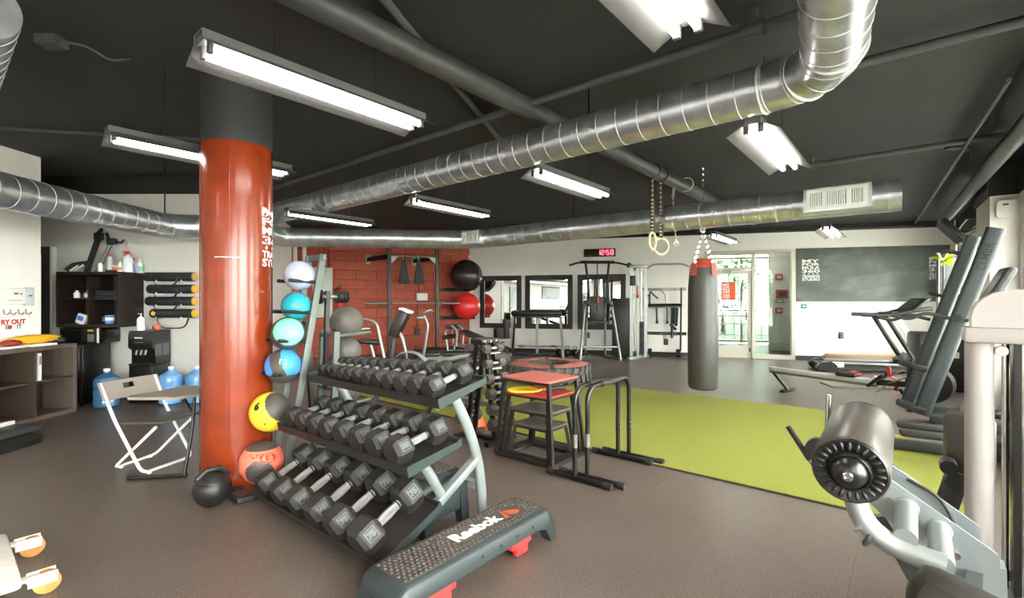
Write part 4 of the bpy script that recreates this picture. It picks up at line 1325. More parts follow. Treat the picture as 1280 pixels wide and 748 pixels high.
# ---------------------------------------------------------------- step decks
def step_deck(label, L, W, H, loc, rot, printed, skirt=.085):
    """local x along the deck, top at H"""
    t = thing('step_deck', label, 'step platform', loc, rot)
    m = MB()
    sec = [(-W / 2 - .012, H - skirt), (-W / 2, H - .02), (-W / 2 + .022, H), (W / 2 - .022, H), (W / 2, H - .02), (W / 2 + .012, H - skirt)]
    xs = [(-L / 2 - .028, -.075, .97), (-L / 2 - .012, -.022, .985), (-L / 2 + .03, 0, 1), (L / 2 - .03, 0, 1), (L / 2 + .012, -.022, .985), (L / 2 + .028, -.075, .97)]
    rows = [[m.bm.verts.new((x, y * k, z + dz * max(0, (z - H + skirt)) / skirt)) for (y, z) in sec] for (x, dz, k) in xs]
    for a, b in zip(rows, rows[1:]):
        for j in range(len(sec) - 1):
            m.bm.faces.new([a[j], a[j + 1], b[j + 1], b[j]])
        m.bm.faces.new([a[0], b[0], b[-1], a[-1]])
    m.bm.faces.new(rows[0]); m.bm.faces.new(rows[-1])
    part('deck_shell', m, 'deck_teal', t, sharp=50)
    m = MB(); m.prism(rrect(L - .05, W - .05, .04, 4), H - .001, H + .003); part('tread_top', m, 'deck_top', t)
    m = MB()
    n = 0
    for i in range(int((L - .07) / .027)):
        for j in range(int((W - .06) / .0235)):
            x = -L / 2 + .04 + .027 * i + (.0135 if j % 2 else 0); y = -W / 2 + .038 + .0235 * j
            if printed and -.16 < x - printed < .36 and -.06 < y < .06:
                continue
            ring = lambda q, zz: [(x + q * math.cos(PI / 3 * k_), y + q * math.sin(PI / 3 * k_), H + zz) for k_ in range(6)]
            m.mesh(ring(.0105, .002) + ring(.0072, .0075) + [(x, y, H + .0095)], [(k_, (k_ + 1) % 6, 6 + (k_ + 1) % 6, 6 + k_) for k_ in range(6)] + [(6 + k_, 6 + (k_ + 1) % 6, 12) for k_ in range(6)])
    part('grip_bumps', m, 'deck_top', t, kind='stuff', sharp=80)
    m = MB()
    for k in range(4):
        for s in (-1, 1):
            m.cyl((-.05 + .13 * k, s * (W / 2 - .002), H - .052), (-.05 + .13 * k, s * (W / 2 + .008), H - .052), .008, n=10)
    part('rivets', m, 'print_black', t, kind='stuff')
    for s in (-1, 1):
        m = MB(); m.prism([(s * (L / 2 - .14), H - .08), (s * (L / 2 + .026), H - .08), (s * (L / 2 + .05), 0), (s * (L / 2 - .005), 0), (s * (L / 2 - .05), H - .11)], -W / 2 - .010, -W / 2 + .05, XZ); part('end_leg', m, 'deck_teal', t)
        m = MB(); m.prism([(s * (L / 2 - .14), H - .08), (s * (L / 2 + .026), H - .08), (s * (L / 2 + .05), 0), (s * (L / 2 - .005), 0), (s * (L / 2 - .05), H - .11)], W / 2 - .05, W / 2 + .010, XZ); part('end_leg', m, 'deck_teal', t)
        m = MB(); m.box((s * (L / 2 - .23), 0, H - .115), (.17, W - .03, .055), bev=.015); m.box((s * (L / 2 - .23) , -W / 2 + .03, (H - .11) / 2 + .005), (.10, .035, H - .12), bev=.01); m.box((s * (L / 2 - .23), W / 2 - .03, (H - .11) / 2 + .005), (.10, .035, H - .12), bev=.01)
        part('red_leg', m, 'red_plastic', t)
    if printed:
        F = Matrix.Translation((printed + .02, .0, H + .0036))
        part('lettering', text_mb('Reebok', .105, M=F, bold=.004, depth=.0008), 'print_white', t)
        m = MB()
        for pl in ([(.235, -.045), (.262, -.045), (.278, .045)], [(.288, -.02), (.318, -.045), (.350, -.045), (.284, .02)], [(.288, .028), (.33, -.028), (.37, -.028), (.352, -.012)]):
            m.prism(pl, H + .003, H + .0046)
        part('delta_emblem', m, 'print_red', t)
    return t
def deck_at(label, ua, ub, W, H, printed, rot=0.0):
    p = U(ua, ub)
    return step_deck(label, W[0], W[1], H, p, A1 + rot, printed, .085 if printed else .23)
deck_at('black step platform with red legs and white lettering beside the dumbbell rack', 1.725, 1.715, (1.02, .275), .19, .03)
deck_at('second black step platform standing under the dumbbell rack', 1.945, 2.70, (1.10, .33), .32, None, R(90))

# ---------------------------------------------------------------- medicine ball rack
def lean(z):
    return 1.638 + .302 * z / 1.716
mr = thing('ball_rack', 'tall leaning grey medicine ball rack between the red column and the dumbbells', 'ball rack', U(1.64, 3.61), A1)
for n_ in (3.51, 3.72):
    m = MB(); m.bar((lean(.02), n_, .02), (lean(1.716), n_, 1.716), .05, .028, up=(0, 1, 0), bev=.004); part('upright', m, 'rack_grey', mr, MU)
m = MB(); m.bar((lean(1.69), 3.48, 1.69), (lean(1.69), 3.75, 1.69), .03, .05, bev=.004); part('top_bar', m, 'rack_grey', mr, MU)
m = MB(); m.bar((1.95, 3.62, .03), (lean(1.2) + .01, 3.62, 1.2), .045, .045, bev=.004); part('rear_strut', m, 'black_satin', mr, MU)
m = MB(); m.tube(fillet([(1.98, 3.46, .02), (1.31, 3.46, .02), (1.31, 3.71, .02), (1.98, 3.71, .02)], .02, 2), .022, 4); part('base_frame', m, 'black_satin', mr, MU)
BALLS = [(1.805, 1.546, .112), (1.78, 1.313, .108), (1.719, 1.109, .124), (1.683, .867, .128), (1.589, .543, .142), (1.527, .19, .15)]
for (a, z, r) in BALLS:
    for n_ in (3.525, 3.705):
        zz = z - r * .45
        u_ = lean(zz)
        m = MB(); m.tube([(u_, n_, zz), (u_ - .22, n_, zz + .01)], .014, 8); part('ball_arm', m, 'black_satin', mr, MU)
def two_tone(axis, lim):
    ax = Vector(axis).normalized()
    return lambda c: 1 if abs(c.normalized().dot(ax)) > lim else 0
camd = lambda a, b: Vector((0, 0, 0)) - U(a, b)
def med_ball(i, label, mats, matf, extra=None):
    a, z, r = BALLS[i]
    p = U(a, 3.615, z)
    t = thing('medicine_ball', label, 'medicine ball', p, A1, 'medicine balls on the rack')
    m = MB(); m.ball((0, 0, 0), r, 96, 56, matf=matf); part('shell', m, mats, t, sharp=60)
    if extra:
        extra(t, r)
    return t
def wrap(r, az, el, lift=.0015):
    """lettering onto a ball: x runs east, y runs north, centred on azimuth az and elevation el (thing's own frame)"""
    def f(v):
        e = el + v.y / r; a = az + v.x / (r * math.cos(el))
        q = r + lift
        return Vector((q * math.cos(e) * math.cos(a), q * math.cos(e) * math.sin(a), q * math.sin(e)))
    return f
AZ = math.atan2((Matrix.Rotation(-A1, 4, 'Z') @ -U(1.6, 3.6)).y, (Matrix.Rotation(-A1, 4, 'Z') @ -U(1.6, 3.6)).x)     # towards the camera
def badge(t, r):
    m = MB(); f = wrap(r, AZ + .25, .05)
    m.mesh([f(Vector(p)) for p in ((-.035, -.02, 0), (.03, -.02, 0), (-.02, .035, 0))], [(0, 1, 2)]); part('badge', m, 'number_grey', t)
def em(t, r):
    m = MB(); f = wrap(r, AZ + .1, .08)
    for k in range(-2, 3):
        m.mesh([f(Vector(p)) for p in ((k * .012 - .004, -.012, 0), (k * .012 + .004, -.012, 0), (k * .012 + .004, .014 - abs(k) * .004, 0), (k * .012 - .004, .014 - abs(k) * .004, 0))], [(0, 1, 2, 3)])
    part('emblem', m, 'vent_dark', t)
def tko(t, r):
    part('lettering', text_mb('TKO', .085, fn=wrap(r, AZ + .05, .40), bold=.006, depth=0.0), 'print_dark_red', t)
def six(t, r):
    part('lettering', text_mb('6', .07, fn=wrap(r, AZ - .75, .45), bold=.006, depth=0.0), 'print_black', t)
def tag_(t, r):
    m = MB(); f = wrap(r, AZ - .05, .38)
    m.mesh([f(Vector(p)) for p in ((-.022, -.018, 0), (.022, -.018, 0), (.022, .018, 0), (-.022, .018, 0))], [(0, 1, 2, 3)]); part('white_label', m, 'print_white', t)
med_ball(0, 'pale lilac medicine ball, topmost on the tall leaning rack', ['ball_lilac'], None, badge)
med_ball(1, 'teal medicine ball, second from the top of the leaning rack', ['ball_teal'], None, em)
cd = Vector((math.cos(AZ), math.sin(AZ), .25))
med_ball(2, 'mint green and black medicine ball in the middle of the leaning rack', ['ball_grey', 'ball_mint'], two_tone(cd, .55))
med_ball(3, 'bright blue and black medicine ball on the leaning rack', ['ball_blue', 'ball_grey'], lambda c: 1 if (abs(c.normalized().dot(Vector((math.cos(AZ + 1.2), math.sin(AZ + 1.2), .35)).normalized())) < .32 or c.normalized().z < -.42) else 0, tag_)
med_ball(4, 'yellow and black medicine ball on the leaning rack', ['ball_yellow', 'ball_grey'], lambda c: 1 if c.normalized().dot(Vector((math.cos(AZ + .75), math.sin(AZ + .75), .55)).normalized()) > .62 else 0, six)
med_ball(5, 'orange and black medicine ball with TKO lettering at the foot of the column', ['ball_orange', 'ball_grey'], lambda c: 1 if (c.normalized().dot(Vector((math.cos(AZ - .1), math.sin(AZ - .1), -.30)).normalized()) > .80 or c.normalized().z > .72) else 0, tko)
# grip ball on the floor
t = thing('grip_ball', 'black dual-grip medicine ball on the floor at the foot of the column', 'medicine ball', (-1.985, 3.20, 0), .4)
m = MB(); m.ball((0, 0, .112), .115, 32, 20, (1, 1, .97)); part('shell', m, 'black_satin', t)
m = MB(); m.torus((0, 0, .17), .085, .02, (.15, -.1, 1), 28, 8); part('grip', m, 'black_satin', t)
m = MB(); m.tube([(-.08, -.04, .19), (-.03, -.02, .235), (.04, .02, .235), (.09, .04, .185)], .02, 8); part('handle', m, 'black_satin', t)

# ---------------------------------------------------------------- slam ball stand behind
st = thing('slam_ball_stand', 'grey stand with slam balls and small plates behind the medicine ball rack', 'ball rack', U(2.18, 3.93), A1)
for n_ in (3.80, 4.02):
    m = MB(); m.bar((2.18, n_, 0), (2.22, n_, 1.09), .05, .035, up=(0, 1, 0)); part('upright', m, 'rack_grey', st, MU)
m = MB(); m.tube([(2.0, 3.80, .02), (2.6, 3.80, .02)], .022, 6); part('base_foot', m, 'black_satin', st, MU)
m = MB(); m.tube([(2.0, 4.02, .02), (2.6, 4.02, .02)], .022, 6); part('base_foot', m, 'black_satin', st, MU)
m = MB(); m.bar((2.20, 3.80, .6), (2.20, 4.02, .6), .04, .03); part('cross_bar', m, 'rack_grey', st, MU)
m = MB(); m.bar((2.18, 3.91, .6), (2.20, 3.91, 1.44), .035, .035); part('mast', m, 'black_satin', st, MU)
for z in (1.05, .80, .44):
    for n_ in (3.81, 4.01):
        m = MB(); m.tube([(2.2, n_, z), (2.56, n_, z + .02)], .016, 8); part('ball_arm', m, 'rack_grey', st, MU)
m = MB(); m.cyl((2.1, 3.91, 1.39), (2.40, 3.91, 1.39), .014); part('plate_peg', m, 'steel_grey', st, MU)
for k, (a, z, r, lb) in enumerate([(2.385, 1.165, .142, 'black ribbed slam ball, upper one on the grey stand'), (2.385, .905, .126, 'black slam ball, second from the top of the grey stand'), (2.385, .56, .135, 'black slam ball low on the grey stand behind the dumbbells')]):
    t = thing('slam_ball', lb, 'slam ball', U(a, 3.91, z), A1, 'slam balls on the stand')
    m = MB(); m.ball((0, 0, 0), r, 36, 22); part('shell', m, 'slam_ball', t)
    m = MB()
    for j in (-2, -1, 0, 1, 2):
        o_ = r * .12 * j
        m.torus((0, o_, 0), math.sqrt(r * r - o_ * o_), .003, (0, 1, 0), 36, 5)
    part('ribs', m, 'slam_ball', t, kind='stuff')
for k, (a, r, w_) in enumerate([(2.13, .062, .03), (2.30, .055, .02), (2.325, .055, .02), (2.35, .055, .02), (2.375, .055, .02)]):
    m = MB(); m.lathe([(.015, -w_ / 2), (r * .9, -w_ / 2), (r, -w_ / 2 + .004), (r, w_ / 2 - .004), (r * .9, w_ / 2), (.015, w_ / 2)], 24, Matrix.Translation(U(a, 3.91, 1.39)) @ MU @ LX)
    solo('weight_plate', m, 'black_metal', 'small black weight plate, %s on the peg of the grey stand' % ORD[k], 'weight plate', loc=U(a, 3.91, 1.39), rot=A1, fr=MW, group='plates on the peg')

# ---------------------------------------------------------------- fan bike
def bp_(px, py, d=6.0):
    return None
t = thing('exercise_bike', 'upright fan exercise bike with silver swing arms before the red wall', 'exercise bike', (-1.4, 6.0, 0))
Yb = 6.0
def bt(pts, r, mt, nm, n=10, **k):
    m = MB(); m.tube(fillet([Vector(p) for p in pts], .06, 4), r, n, **k); return part(nm, m, mt, t, MW)
m = MB()
sv = [(-1.92, .0, .84, .05), (-1.86, .0, .86, .10), (-1.78, 0, .85, .085), (-1.70, 0, .845, .045), (-1.66, 0, .84, .025)]
rows = []
for (x, y, z, w_) in sv:
    rows.append([m.bm.verts.new((x, Yb + w_ * math.cos(a), z + .035 * math.sin(a))) for a in [2 * PI * i / 12 for i in range(12)]])
for a, b in zip(rows, rows[1:]):
    for j in range(12):
        m.bm.faces.new([a[j], a[(j + 1) % 12], b[(j + 1) % 12], b[j]])
m.bm.faces.new(rows[0]); m.bm.faces.new(rows[-1])
part('saddle', m, 'vinyl_black', t, MW, sharp=60)
bt([(-1.76, Yb, .82), (-1.70, Yb, .60), (-1.62, Yb, .30)], .022, 'steel_grey', 'seat_post')
bt([(-1.75, Yb, .02), (-1.62, Yb, .28), (-1.30, Yb, .30), (-1.0, Yb, .10)], .035, 'gunmetal_dark', 'main_frame')
bt([(-1.76, Yb - .22, .02), (-1.76, Yb + .22, .02)], .03, 'black_satin', 'rear_foot')
bt([(-1.0, Yb - .22, .02), (-1.0, Yb + .22, .02)], .03, 'black_satin', 'front_foot')
m = MB(); m.bar((-1.0, Yb, .03), (-1.0, Yb, .12), .04, .04); part('front_post', m, 'gunmetal_dark', t, MW)
for s in (-1, 1):
    y = Yb + s * .23
    off = 0 if s < 0 else .0
    if s < 0:
        bt([(-1.72, y + .08, 1.02), (-1.87, y + .02, 1.015), (-1.87, y, 1.14), (-1.70, y, 1.13), (-1.61, y, 1.08), (-1.58, y, .92), (-1.515, y, .62), (-1.50, y, .34)], .020, 'steel_grey', 'swing_arm')
    else:
        bt([(-1.02, y - .05, 1.235), (-1.155, y, 1.19), (-1.08, y, 1.06), (-1.14, y, .66), (-1.20, y, .34)], .020, 'steel_grey', 'swing_arm')
        bt([(-1.22, y - .02, 1.135), (-1.10, y, 1.14)], .018, 'steel_grey', 'grip_bar')
    m = MB(); m.bar((-1.40, Yb + s * .16, .34), (-1.50 if s < 0 else -1.22, Yb + s * .21, .34), .025, .05); part('crank_link', m, 'gunmetal_dark', t, MW)
m = MB(); m.torus((-1.28, Yb, .49), .235, .014, (0, 1, 0), 40, 8); m.torus((-1.28, Yb - .07, .49), .235, .010, (0, 1, 0), 40, 8); m.torus((-1.28, Yb + .07, .49), .235, .010, (0, 1, 0), 40, 8); m.cyl((-1.28, Yb - .08, .49), (-1.28, Yb + .08, .49), .04)
fw = part('fan_cage', m, 'steel_grey', t, MW, kind='stuff')
for k in range(18):
    a = 2 * PI * k / 18
    m = MB(); m.bar((-1.28 + .04 * math.cos(a), Yb, .49 + .04 * math.sin(a)), (-1.28 + .22 * math.cos(a), Yb, .49 + .22 * math.sin(a)), .10, .004); part('fan_blade', m, 'black_satin', fw, MW)
bt([(-1.45, Yb, .30), (-1.49, Yb, .70), (-1.46, Yb, .95)], .025, 'gunmetal_dark', 'mast')
bt([(-1.30, Yb, .60), (-1.36, Yb, .90), (-1.42, Yb, 1.0)], .022, 'steel_grey', 'console_strut')
m = MB(); m.bar((-1.47, Yb, .92), (-1.32, Yb, 1.23), .12, .26, up=(0, 1, 0), bev=.02); part('console', m, 'vinyl_black', t, MW)
m = MB(); m.box((-1.31, Yb, 1.235), (.16, .22, .03), rot=(0, .35, 0), bev=.012); part('console_cap', m, 'plastic_white', t, MW)
m = MB(); m.cyl((-1.335, Yb - .125, 1.16), (-1.335, Yb - .118, 1.16), .018); part('badge', m, 'print_white', t, MW)
for s in (-1, 1):
    m = MB(); m.box((-1.42, Yb + s * .24, .25 - s * .08), (.11, .09, .03), bev=.008); part('pedal', m, 'black_satin', t, MW)

# ---------------------------------------------------------------- red wall: rack, barbell, extinguisher, electrics
def rw(s, off, z):
    """point on the red wall: s along it, off into the room"""
    return MR_ @ Vector((s, -off, z))
pr = thing('power_rack', 'tall black wall-mounted squat rack on the red block wall', 'rack', rw(2.75, .95, 0), RED_R)
PS = (2.12, 3.28)
for s in PS:
    m = MB(); m.box((s, -.95, 1.32), (.075, .075, 2.64)); u_ = part('upright', m, 'black_metal', pr, MR_)
    for k in range(26):
        m = MB(); m.cyl((s + .0378, -.95, .35 + .085 * k), (s + .0384, -.95, .35 + .085 * k), .014, n=8); part('bolt_hole', m, 'number_grey', u_, MR_)
    m = MB(); m.bar((s, -.91, 2.42), (s - .35, -.02, 2.40), .06, .10); part('wall_arm', m, 'black_metal', pr, MR_)
    m = MB(); m.box((s - .35, -.024, 2.40), (.10, .016, .24)); part('wall_plate', m, 'steel_grey', pr, MR_)
    m = MB(); m.box((s, -1.01, 1.27), (.08, .10, .03)); m.box((s, -1.055, 1.31), (.08, .02, .09)); part('j_hook', m, 'black_metal', pr, MR_)
    m = MB(); m.box((s, -.95, .01), (.20, .22, .02)); part('foot_plate', m, 'black_metal', pr, MR_)
    m = MB(); m.prism([(s + .04, 2.42), (s + .22, 2.42), (s + .04, 2.25)] if s < 3 else [(s - .04, 2.42), (s - .22, 2.42), (s - .04, 2.25)], .93, .97, XZ); part('gusset', m, 'steel_grey', pr, MR_)
m = MB(); m.cyl((PS[0], -.95, 2.43), (PS[1], -.95, 2.43), .017); part('pull_up_bar', m, 'steel_grey', pr, MR_)
t = thing('barbell', 'long steel barbell resting on the hooks of the squat rack', 'barbell', rw(2.7, 1.02, 1.30), RED_R)
m = MB(); m.cyl((2.03, -1.02, 1.305), (3.37, -1.02, 1.305), .015, n=12); part('shaft', m, 'steel_grey', t, MR_)
for s, e in ((2.03, 1.55), (3.37, 3.85)):
    m = MB(); m.cyl((s, -1.02, 1.305), (e, -1.02, 1.305), .026, n=14); m.cyl((s, -1.02, 1.305), (s + (.02 if e > s else -.02), -1.02, 1.305), .045, n=16); part('sleeve', m, 'steel_grey', t, MR_)
for s, lb in ((2.47, 'black hanging ab strap on the pull-up bar, the one by the barbell end'), (2.83, 'black hanging ab strap on the pull-up bar, the one over the white socket')):
    t = thing('ab_strap', lb, 'strap', rw(s, .95, 2.43), RED_R, 'ab straps on the squat rack')
    m = MB(); m.prism([(s - .02, 2.43), (s + .02, 2.43), (s + .06, 2.18), (s + .12, 1.84), (s + .11, 1.77), (s - .11, 1.77), (s - .12, 1.84), (s - .06, 2.18)], .93, .97, XZ); part('sling', m, 'mat_black', t, MR_)
    m = MB(); m.tube([(s - .02, -.965, 2.36), (s - .02, -.98, 2.45), (s - .02, -.92, 2.45), (s - .02, -.93, 2.36)], .012, 6); part('carabiner', m, 'steel_grey', t, MR_)
t = thing('wall_socket', 'white socket box with conduit on the red block wall behind the bike', 'socket', rw(3.14, 0, 1.38), RED_R)
m = MB(); m.box((3.14, -.045, 1.47), (.29, .06, .19), bev=.012); part('box_body', m, 'plastic_white', t, MR_)
m = MB(); m.box((3.10, -.077, 1.475), (.10, .006, .10)); part('socket_face', m, 'paint_white', t, MR_)
m = MB(); m.cyl((3.06, -.03, 1.565), (3.06, -.03, 2.6), .012, n=8); part('conduit', m, 'black_metal', t, MR_)
m = MB(); m.cyl((3.02, -.03, 1.37), (3.02, -.03, .62), .012, n=8); m.box((3.02, -.04, .56), (.12, .07, .16)); part('lower_conduit', m, 'black_metal', t, MR_)
t = thing('fire_extinguisher', 'red fire extinguisher hanging on the red block wall', 'fire extinguisher', rw(1.09, .12, 1.2), RED_R)
m = MB(); m.lathe([(0, 1.18), (.07, 1.18), (.075, 1.20), (.075, 1.60), (.05, 1.66), (.022, 1.68), (.022, 1.70), (0, 1.70)], 20, Matrix.Translation((1.09, -.12, 0))); part('cylinder', m, 'extinguisher', t, MR_)
m = MB(); m.lathe([(.0765, 1.42), (.0765, 1.58)], 20, Matrix.Translation((1.09, -.12, 0))); part('label_wrap', m, 'print_white', t, MR_)
m = MB(); m.lathe([(.0765, 1.36), (.078, 1.37), (.078, 1.40), (.0765, 1.41)], 20, Matrix.Translation((1.09, -.12, 0))); part('strap_band', m, 'black_metal', t, MR_)
m = MB(); m.bar((1.03, -.12, 1.73), (1.16, -.12, 1.76), .03, .02); m.bar((1.05, -.12, 1.71), (1.14, -.12, 1.71), .025, .02); part('lever', m, 'black_metal', t, MR_)
m = MB(); m.tube(fillet([(1.06, -.12, 1.70), (.98, -.12, 1.64), (1.0, -.12, 1.30)], .06), .012, 8); part('hose', m, 'black_rubber', t, MR_)
m = MB(); m.box((1.125, -.19, 1.52), (.05, .02, .14)); part('tag', m, 'yellow', t, MR_)
t = thing('electrical_panel', 'pale grey electrical panel with conduits behind the ball rack', 'electrical panel', rw(.69, .1, .96), RED_R)
m = MB(); m.box((.70, -.09, 1.56), (.44, .15, 1.20), bev=.01); part('box_body', m, 'panel_grey', t, MR_)
m = MB(); m.box((.70, -.168, 1.56), (.40, .012, 1.15), bev=.004); part('door', m, 'panel_grey', t, MR_)
for s in (.55, .66, .78, .88):
    m = MB(); m.cyl((s, -.06, 2.16), (s, -.06, 2.95), .018, n=8); part('conduit', m, 'box_red', t, MR_)
for k, (s, z0, z1, lb) in enumerate([(.10, 1.9, 2.95, 'white upright pipe on the red wall over the lilac ball'), (.30, 2.0, 2.95, 'second white upright pipe on the red wall beside the electrical panel')]):
    m = MB(); m.cyl((s, -.06, z0), (s, -.06, z1), .05, n=12)
    solo('drain_pipe', m, 'paint_white', lb, 'pipe', loc=rw(s, .06, z0), rot=RED_R, fr=MR_)
# exercise balls on wall brackets in the corner
for (z, r, mt, lb) in ((2.02, .42, 'gym_ball_black', 'big glossy black exercise ball on the corner wall bracket'), (1.225, .36, 'gym_ball_red', 'big bright red exercise ball on the corner wall bracket')):
    t = thing('exercise_ball', lb, 'exercise ball', (-1.19, 12.6, z - r), 0, 'exercise balls on wall brackets')
    m = MB(); m.ball((-1.19, 12.6, z), r, 48, 28); part('shell', m, mt, t, MW)
    m = MB(); m.cyl((-1.19 + .1, 12.6 - r * .995, z - .05), (-1.19 + .1, 12.6 - r * .96, z - .05), .02, n=10); part('valve', m, mt, t, MW)
    b = thing('ball_bracket', 'black wall bracket under the %s exercise ball' % ('black' if r > .4 else 'red'), 'bracket', rw(4.2, 0, z - r))
    m = MB()
    zz = z - r * .86
    m.tube([rw(3.75, .02, zz), rw(3.75, .70, zz), rw(4.35, .75, zz)], .022, 8)
    part('bracket_arm', m, 'black_metal', b, MW)
    m = MB(); m.bar(rw(3.65, .025, zz), rw(4.3, .025, zz), .03, .10); part('wall_plate', m, 'black_metal', b, MW)

# ================================================================ BACK WALL AND TURF
def bwp(s, off, z):
    return MB_ @ Vector((s, -off, z))
# turf strip
m = MB(); m.prism([(-2.42, 7.1), (1.13, 4.017), (2.62, 2.76), (3.87, 4.27), (3.86, 5.93), (-1.35, 9.95)], .0005, .012)
turf = solo('turf', m, 'turf', 'long lime green artificial turf strip lying across the dark rubber floor', 'turf', fr=MW, loc=(1.2, 6, 0))
m = MB(); m.tube([(-2.42, 7.09, .006), (1.13, 4.007, .006), (2.62, 2.75, .006)], .007, 6); part('edge_binding', m, 'turf_edge', turf, MW)

# mirrors
for k, (a, b, lb) in enumerate([(.33, 1.495, 'black framed wall mirror beside the red exercise ball'), (1.60, 2.86, 'black framed wall mirror behind the padded table'), (2.99, 4.20, 'black framed wall mirror behind the pull-up tower')]):
    z0, z1 = .63, 2.04
    t = thing('wall_mirror', lb, 'mirror', bwp((a + b) / 2, 0, z0), BACK_R, 'wall mirrors')
    f = .13
    m = wall_mb(b - a, z1, [(f, b - a - f, z0 + f, z1 - f)], .035, z0)
    part('frame', m, 'mirror_frame', t, MB_ @ Matrix.Translation((a, -.037, 0)))
    m = MB(); m.box(((a + b) / 2, -.010, (z0 + z1) / 2), (b - a - 2 * f + .01, .012, z1 - z0 - 2 * f + .01)); part('mirror_glass', m, 'mirror', t, MB_)
t = thing('digital_clock', 'red digital wall clock reading 12:50 above the pull-up tower', 'clock', bwp(3.55, 0, 2.49), BACK_R)
m = MB(); m.box((3.555, -.04, 2.59), (.79, .07, .20), bev=.008); part('clock_case', m, 'clock_black', t, MB_)
SEG = {'1': 'bc', '2': 'abged', '5': 'afgcd', '0': 'abcdef'}
def seg_digit(m, ch, x, z, w_, h, th):
    P = {'a': (0, h / 2, w_, th), 'g': (0, 0, w_, th), 'd': (0, -h / 2, w_, th), 'f': (-w_ / 2, h / 4, th, h / 2), 'b': (w_ / 2, h / 4, th, h / 2), 'e': (-w_ / 2, -h / 4, th, h / 2), 'c': (w_ / 2, -h / 4, th, h / 2)}
    for s in SEG[ch]:
        a, b, c, d = P[s]
        m.box((x + a, -.077, z + b), (c + th * .3, .004, d))
for ch, x in (('1', 3.54), ('2', 3.63), ('5', 3.755), ('0', 3.865)):
    m = MB(); seg_digit(m, ch, x, 2.595, .058, .115, .018); part('digit', m, 'led_red', t, MB_)
m = MB(); m.box((3.693, -.077, 2.62), (.016, .004, .016)); m.box((3.693, -.077, 2.57), (.016, .004, .016)); part('colon', m, 'led_red', t, MB_)
m = MB(); m.box((3.30, -.077, 2.525), (.16, .003, .014)); part('printed_line', m, 'number_grey', t, MB_)
for k, (s, z, lb, mt) in enumerate([(3.25, .48, 'black wall outlet under the mirror behind the pull-up tower', 'black_metal'), (5.17, .35, 'black wall outlet below the attachment rails', 'black_metal'), (8.95, .58, 'black wall outlet low on the white wall under the chalkboard', 'black_metal')]):
    t = thing('wall_outlet', lb, 'outlet', bwp(s, 0, z), BACK_R)
    m = MB(); m.box((s, -.01, z), (.10, .02, .15), bev=.004); part('cover_plate', m, mt, t, MB_)
    m = MB(); m.box((s, -.022, z + .03), (.035, .006, .035)); part('socket_hole', m, 'vent_dark', t, MB_)
    m = MB(); m.box((s, -.022, z - .03), (.035, .006, .035)); part('socket_hole', m, 'vent_dark', t, MB_)

# padded table
t = thing('padded_table', 'high black padded table on steel legs in front of the wall mirrors', 'exercise table', (.62, 12.0, 0), BACK_R)
T0 = Matrix.Translation((.62, 12.0, 0)) @ Matrix.Rotation(BACK_R * .4, 4, 'Z')
m = MB(); m.box((0, 0, 1.06), (1.24, .62, .13), bev=.05); part('pad', m, 'vinyl_black', t, T0)
m = MB(); m.box((0, 0, .975), (1.16, .5, .04)); part('pad_board', m, 'black_metal', t, T0)
for x in (-.58, .58):
    for y in (-.30, .30):
        m = MB(); m.bar((x * 1.0, y * .7, .96), (x * 1.12, y * 1.3, 0), .09 if y < 0 else .07, .06); part('leg', m, 'plastic_grey' if y < 0 else 'black_metal', t, T0)
m = MB(); m.bar((0, .05, .96), (0, .05, .05), .10, .06); part('centre_post', m, 'steel_grey', t, T0)
m = MB(); m.cyl((-.42, .0, .24), (.42, .0, .24), .018); part('weight_bar', m, 'steel_grey', t, T0)
for x in (-.40, .40):
    m = MB(); m.cyl((x - .07, .0, .24), (x + .07, .0, .24), .026); part('red_grip', m, 'box_red', t, T0)
m = MB(); m.bar((-.65, .05, .03), (.65, .05, .03), .06, .05); part('floor_bar', m, 'black_metal', t, T0)
# box with foam rollers
t = thing('storage_box', 'beige storage box on the floor beside the padded table', 'box', (-.22, 11.6, 0), .2)
m = MB(); m.box((-.22, 11.6, .23), (.36, .36, .46), bev=.015); part('carton', m, 'board_grey', t, MW)
m = MB(); m.box((-.22, 11.42, .38), (.10, .006, .03)); part('handle_slot', m, 'black_metal', t, MW)
for x, r, h, lb in ((-.31, .13, .24, 'short thick black foam roller standing on the beige box'), (-.14, .085, .46, 'tall thin black foam roller standing on the beige box')):
    t = thing('foam_roller', lb, 'foam roller', (x, 11.6, .461), 0, 'foam rollers on the box')
    m = MB(); m.lathe([(r * .35, 0), (r * .96, 0), (r, .01), (r, h - .01), (r * .96, h), (r * .35, h)], 28); part('foam', m, 'black_rubber', t)
    m = MB(); m.cyl((0, 0, .002), (0, 0, h - .006), r * .36, n=20); part('core', m, 'black_metal', t)

# tractor tyre
TP = Vector((.63, 8.28, .013))
t = thing('tractor_tyre', 'big tractor tyre with a worn pink-red painted top lying on the turf', 'tyre', TP)
m = MB(); m.lathe([(.36, .0), (.62, .0), (.69, .05), (.70, .15), (.69, .25), (.62, .30), (.50, .31), (.38, .30), (.33, .26), (.36, .15), (.33, .05), (.36, .0)], 56); part('tyre_body', m, 'tire_rubber', t)
for k in range(4):
    a0, a1 = R(4 + 90 * k), R(87 + 90 * k)
    m = MB(); vs_, fs_ = [], []
    for i in range(13):
        a = a0 + (a1 - a0) * i / 12
        for r_, z_ in ((.668, .284), (.60, .3055), (.50, .3155), (.36, .300)):
            vs_.append((r_ * math.cos(a), r_ * math.sin(a), z_))
    for i in range(12):
        for j in range(3):
            fs_.append((i * 4 + j, i * 4 + j + 1, i * 4 + j + 5, i * 4 + j + 4))
    m.mesh(vs_, fs_); part('painted_panel', m, 'tire_pink', t)
lug = None
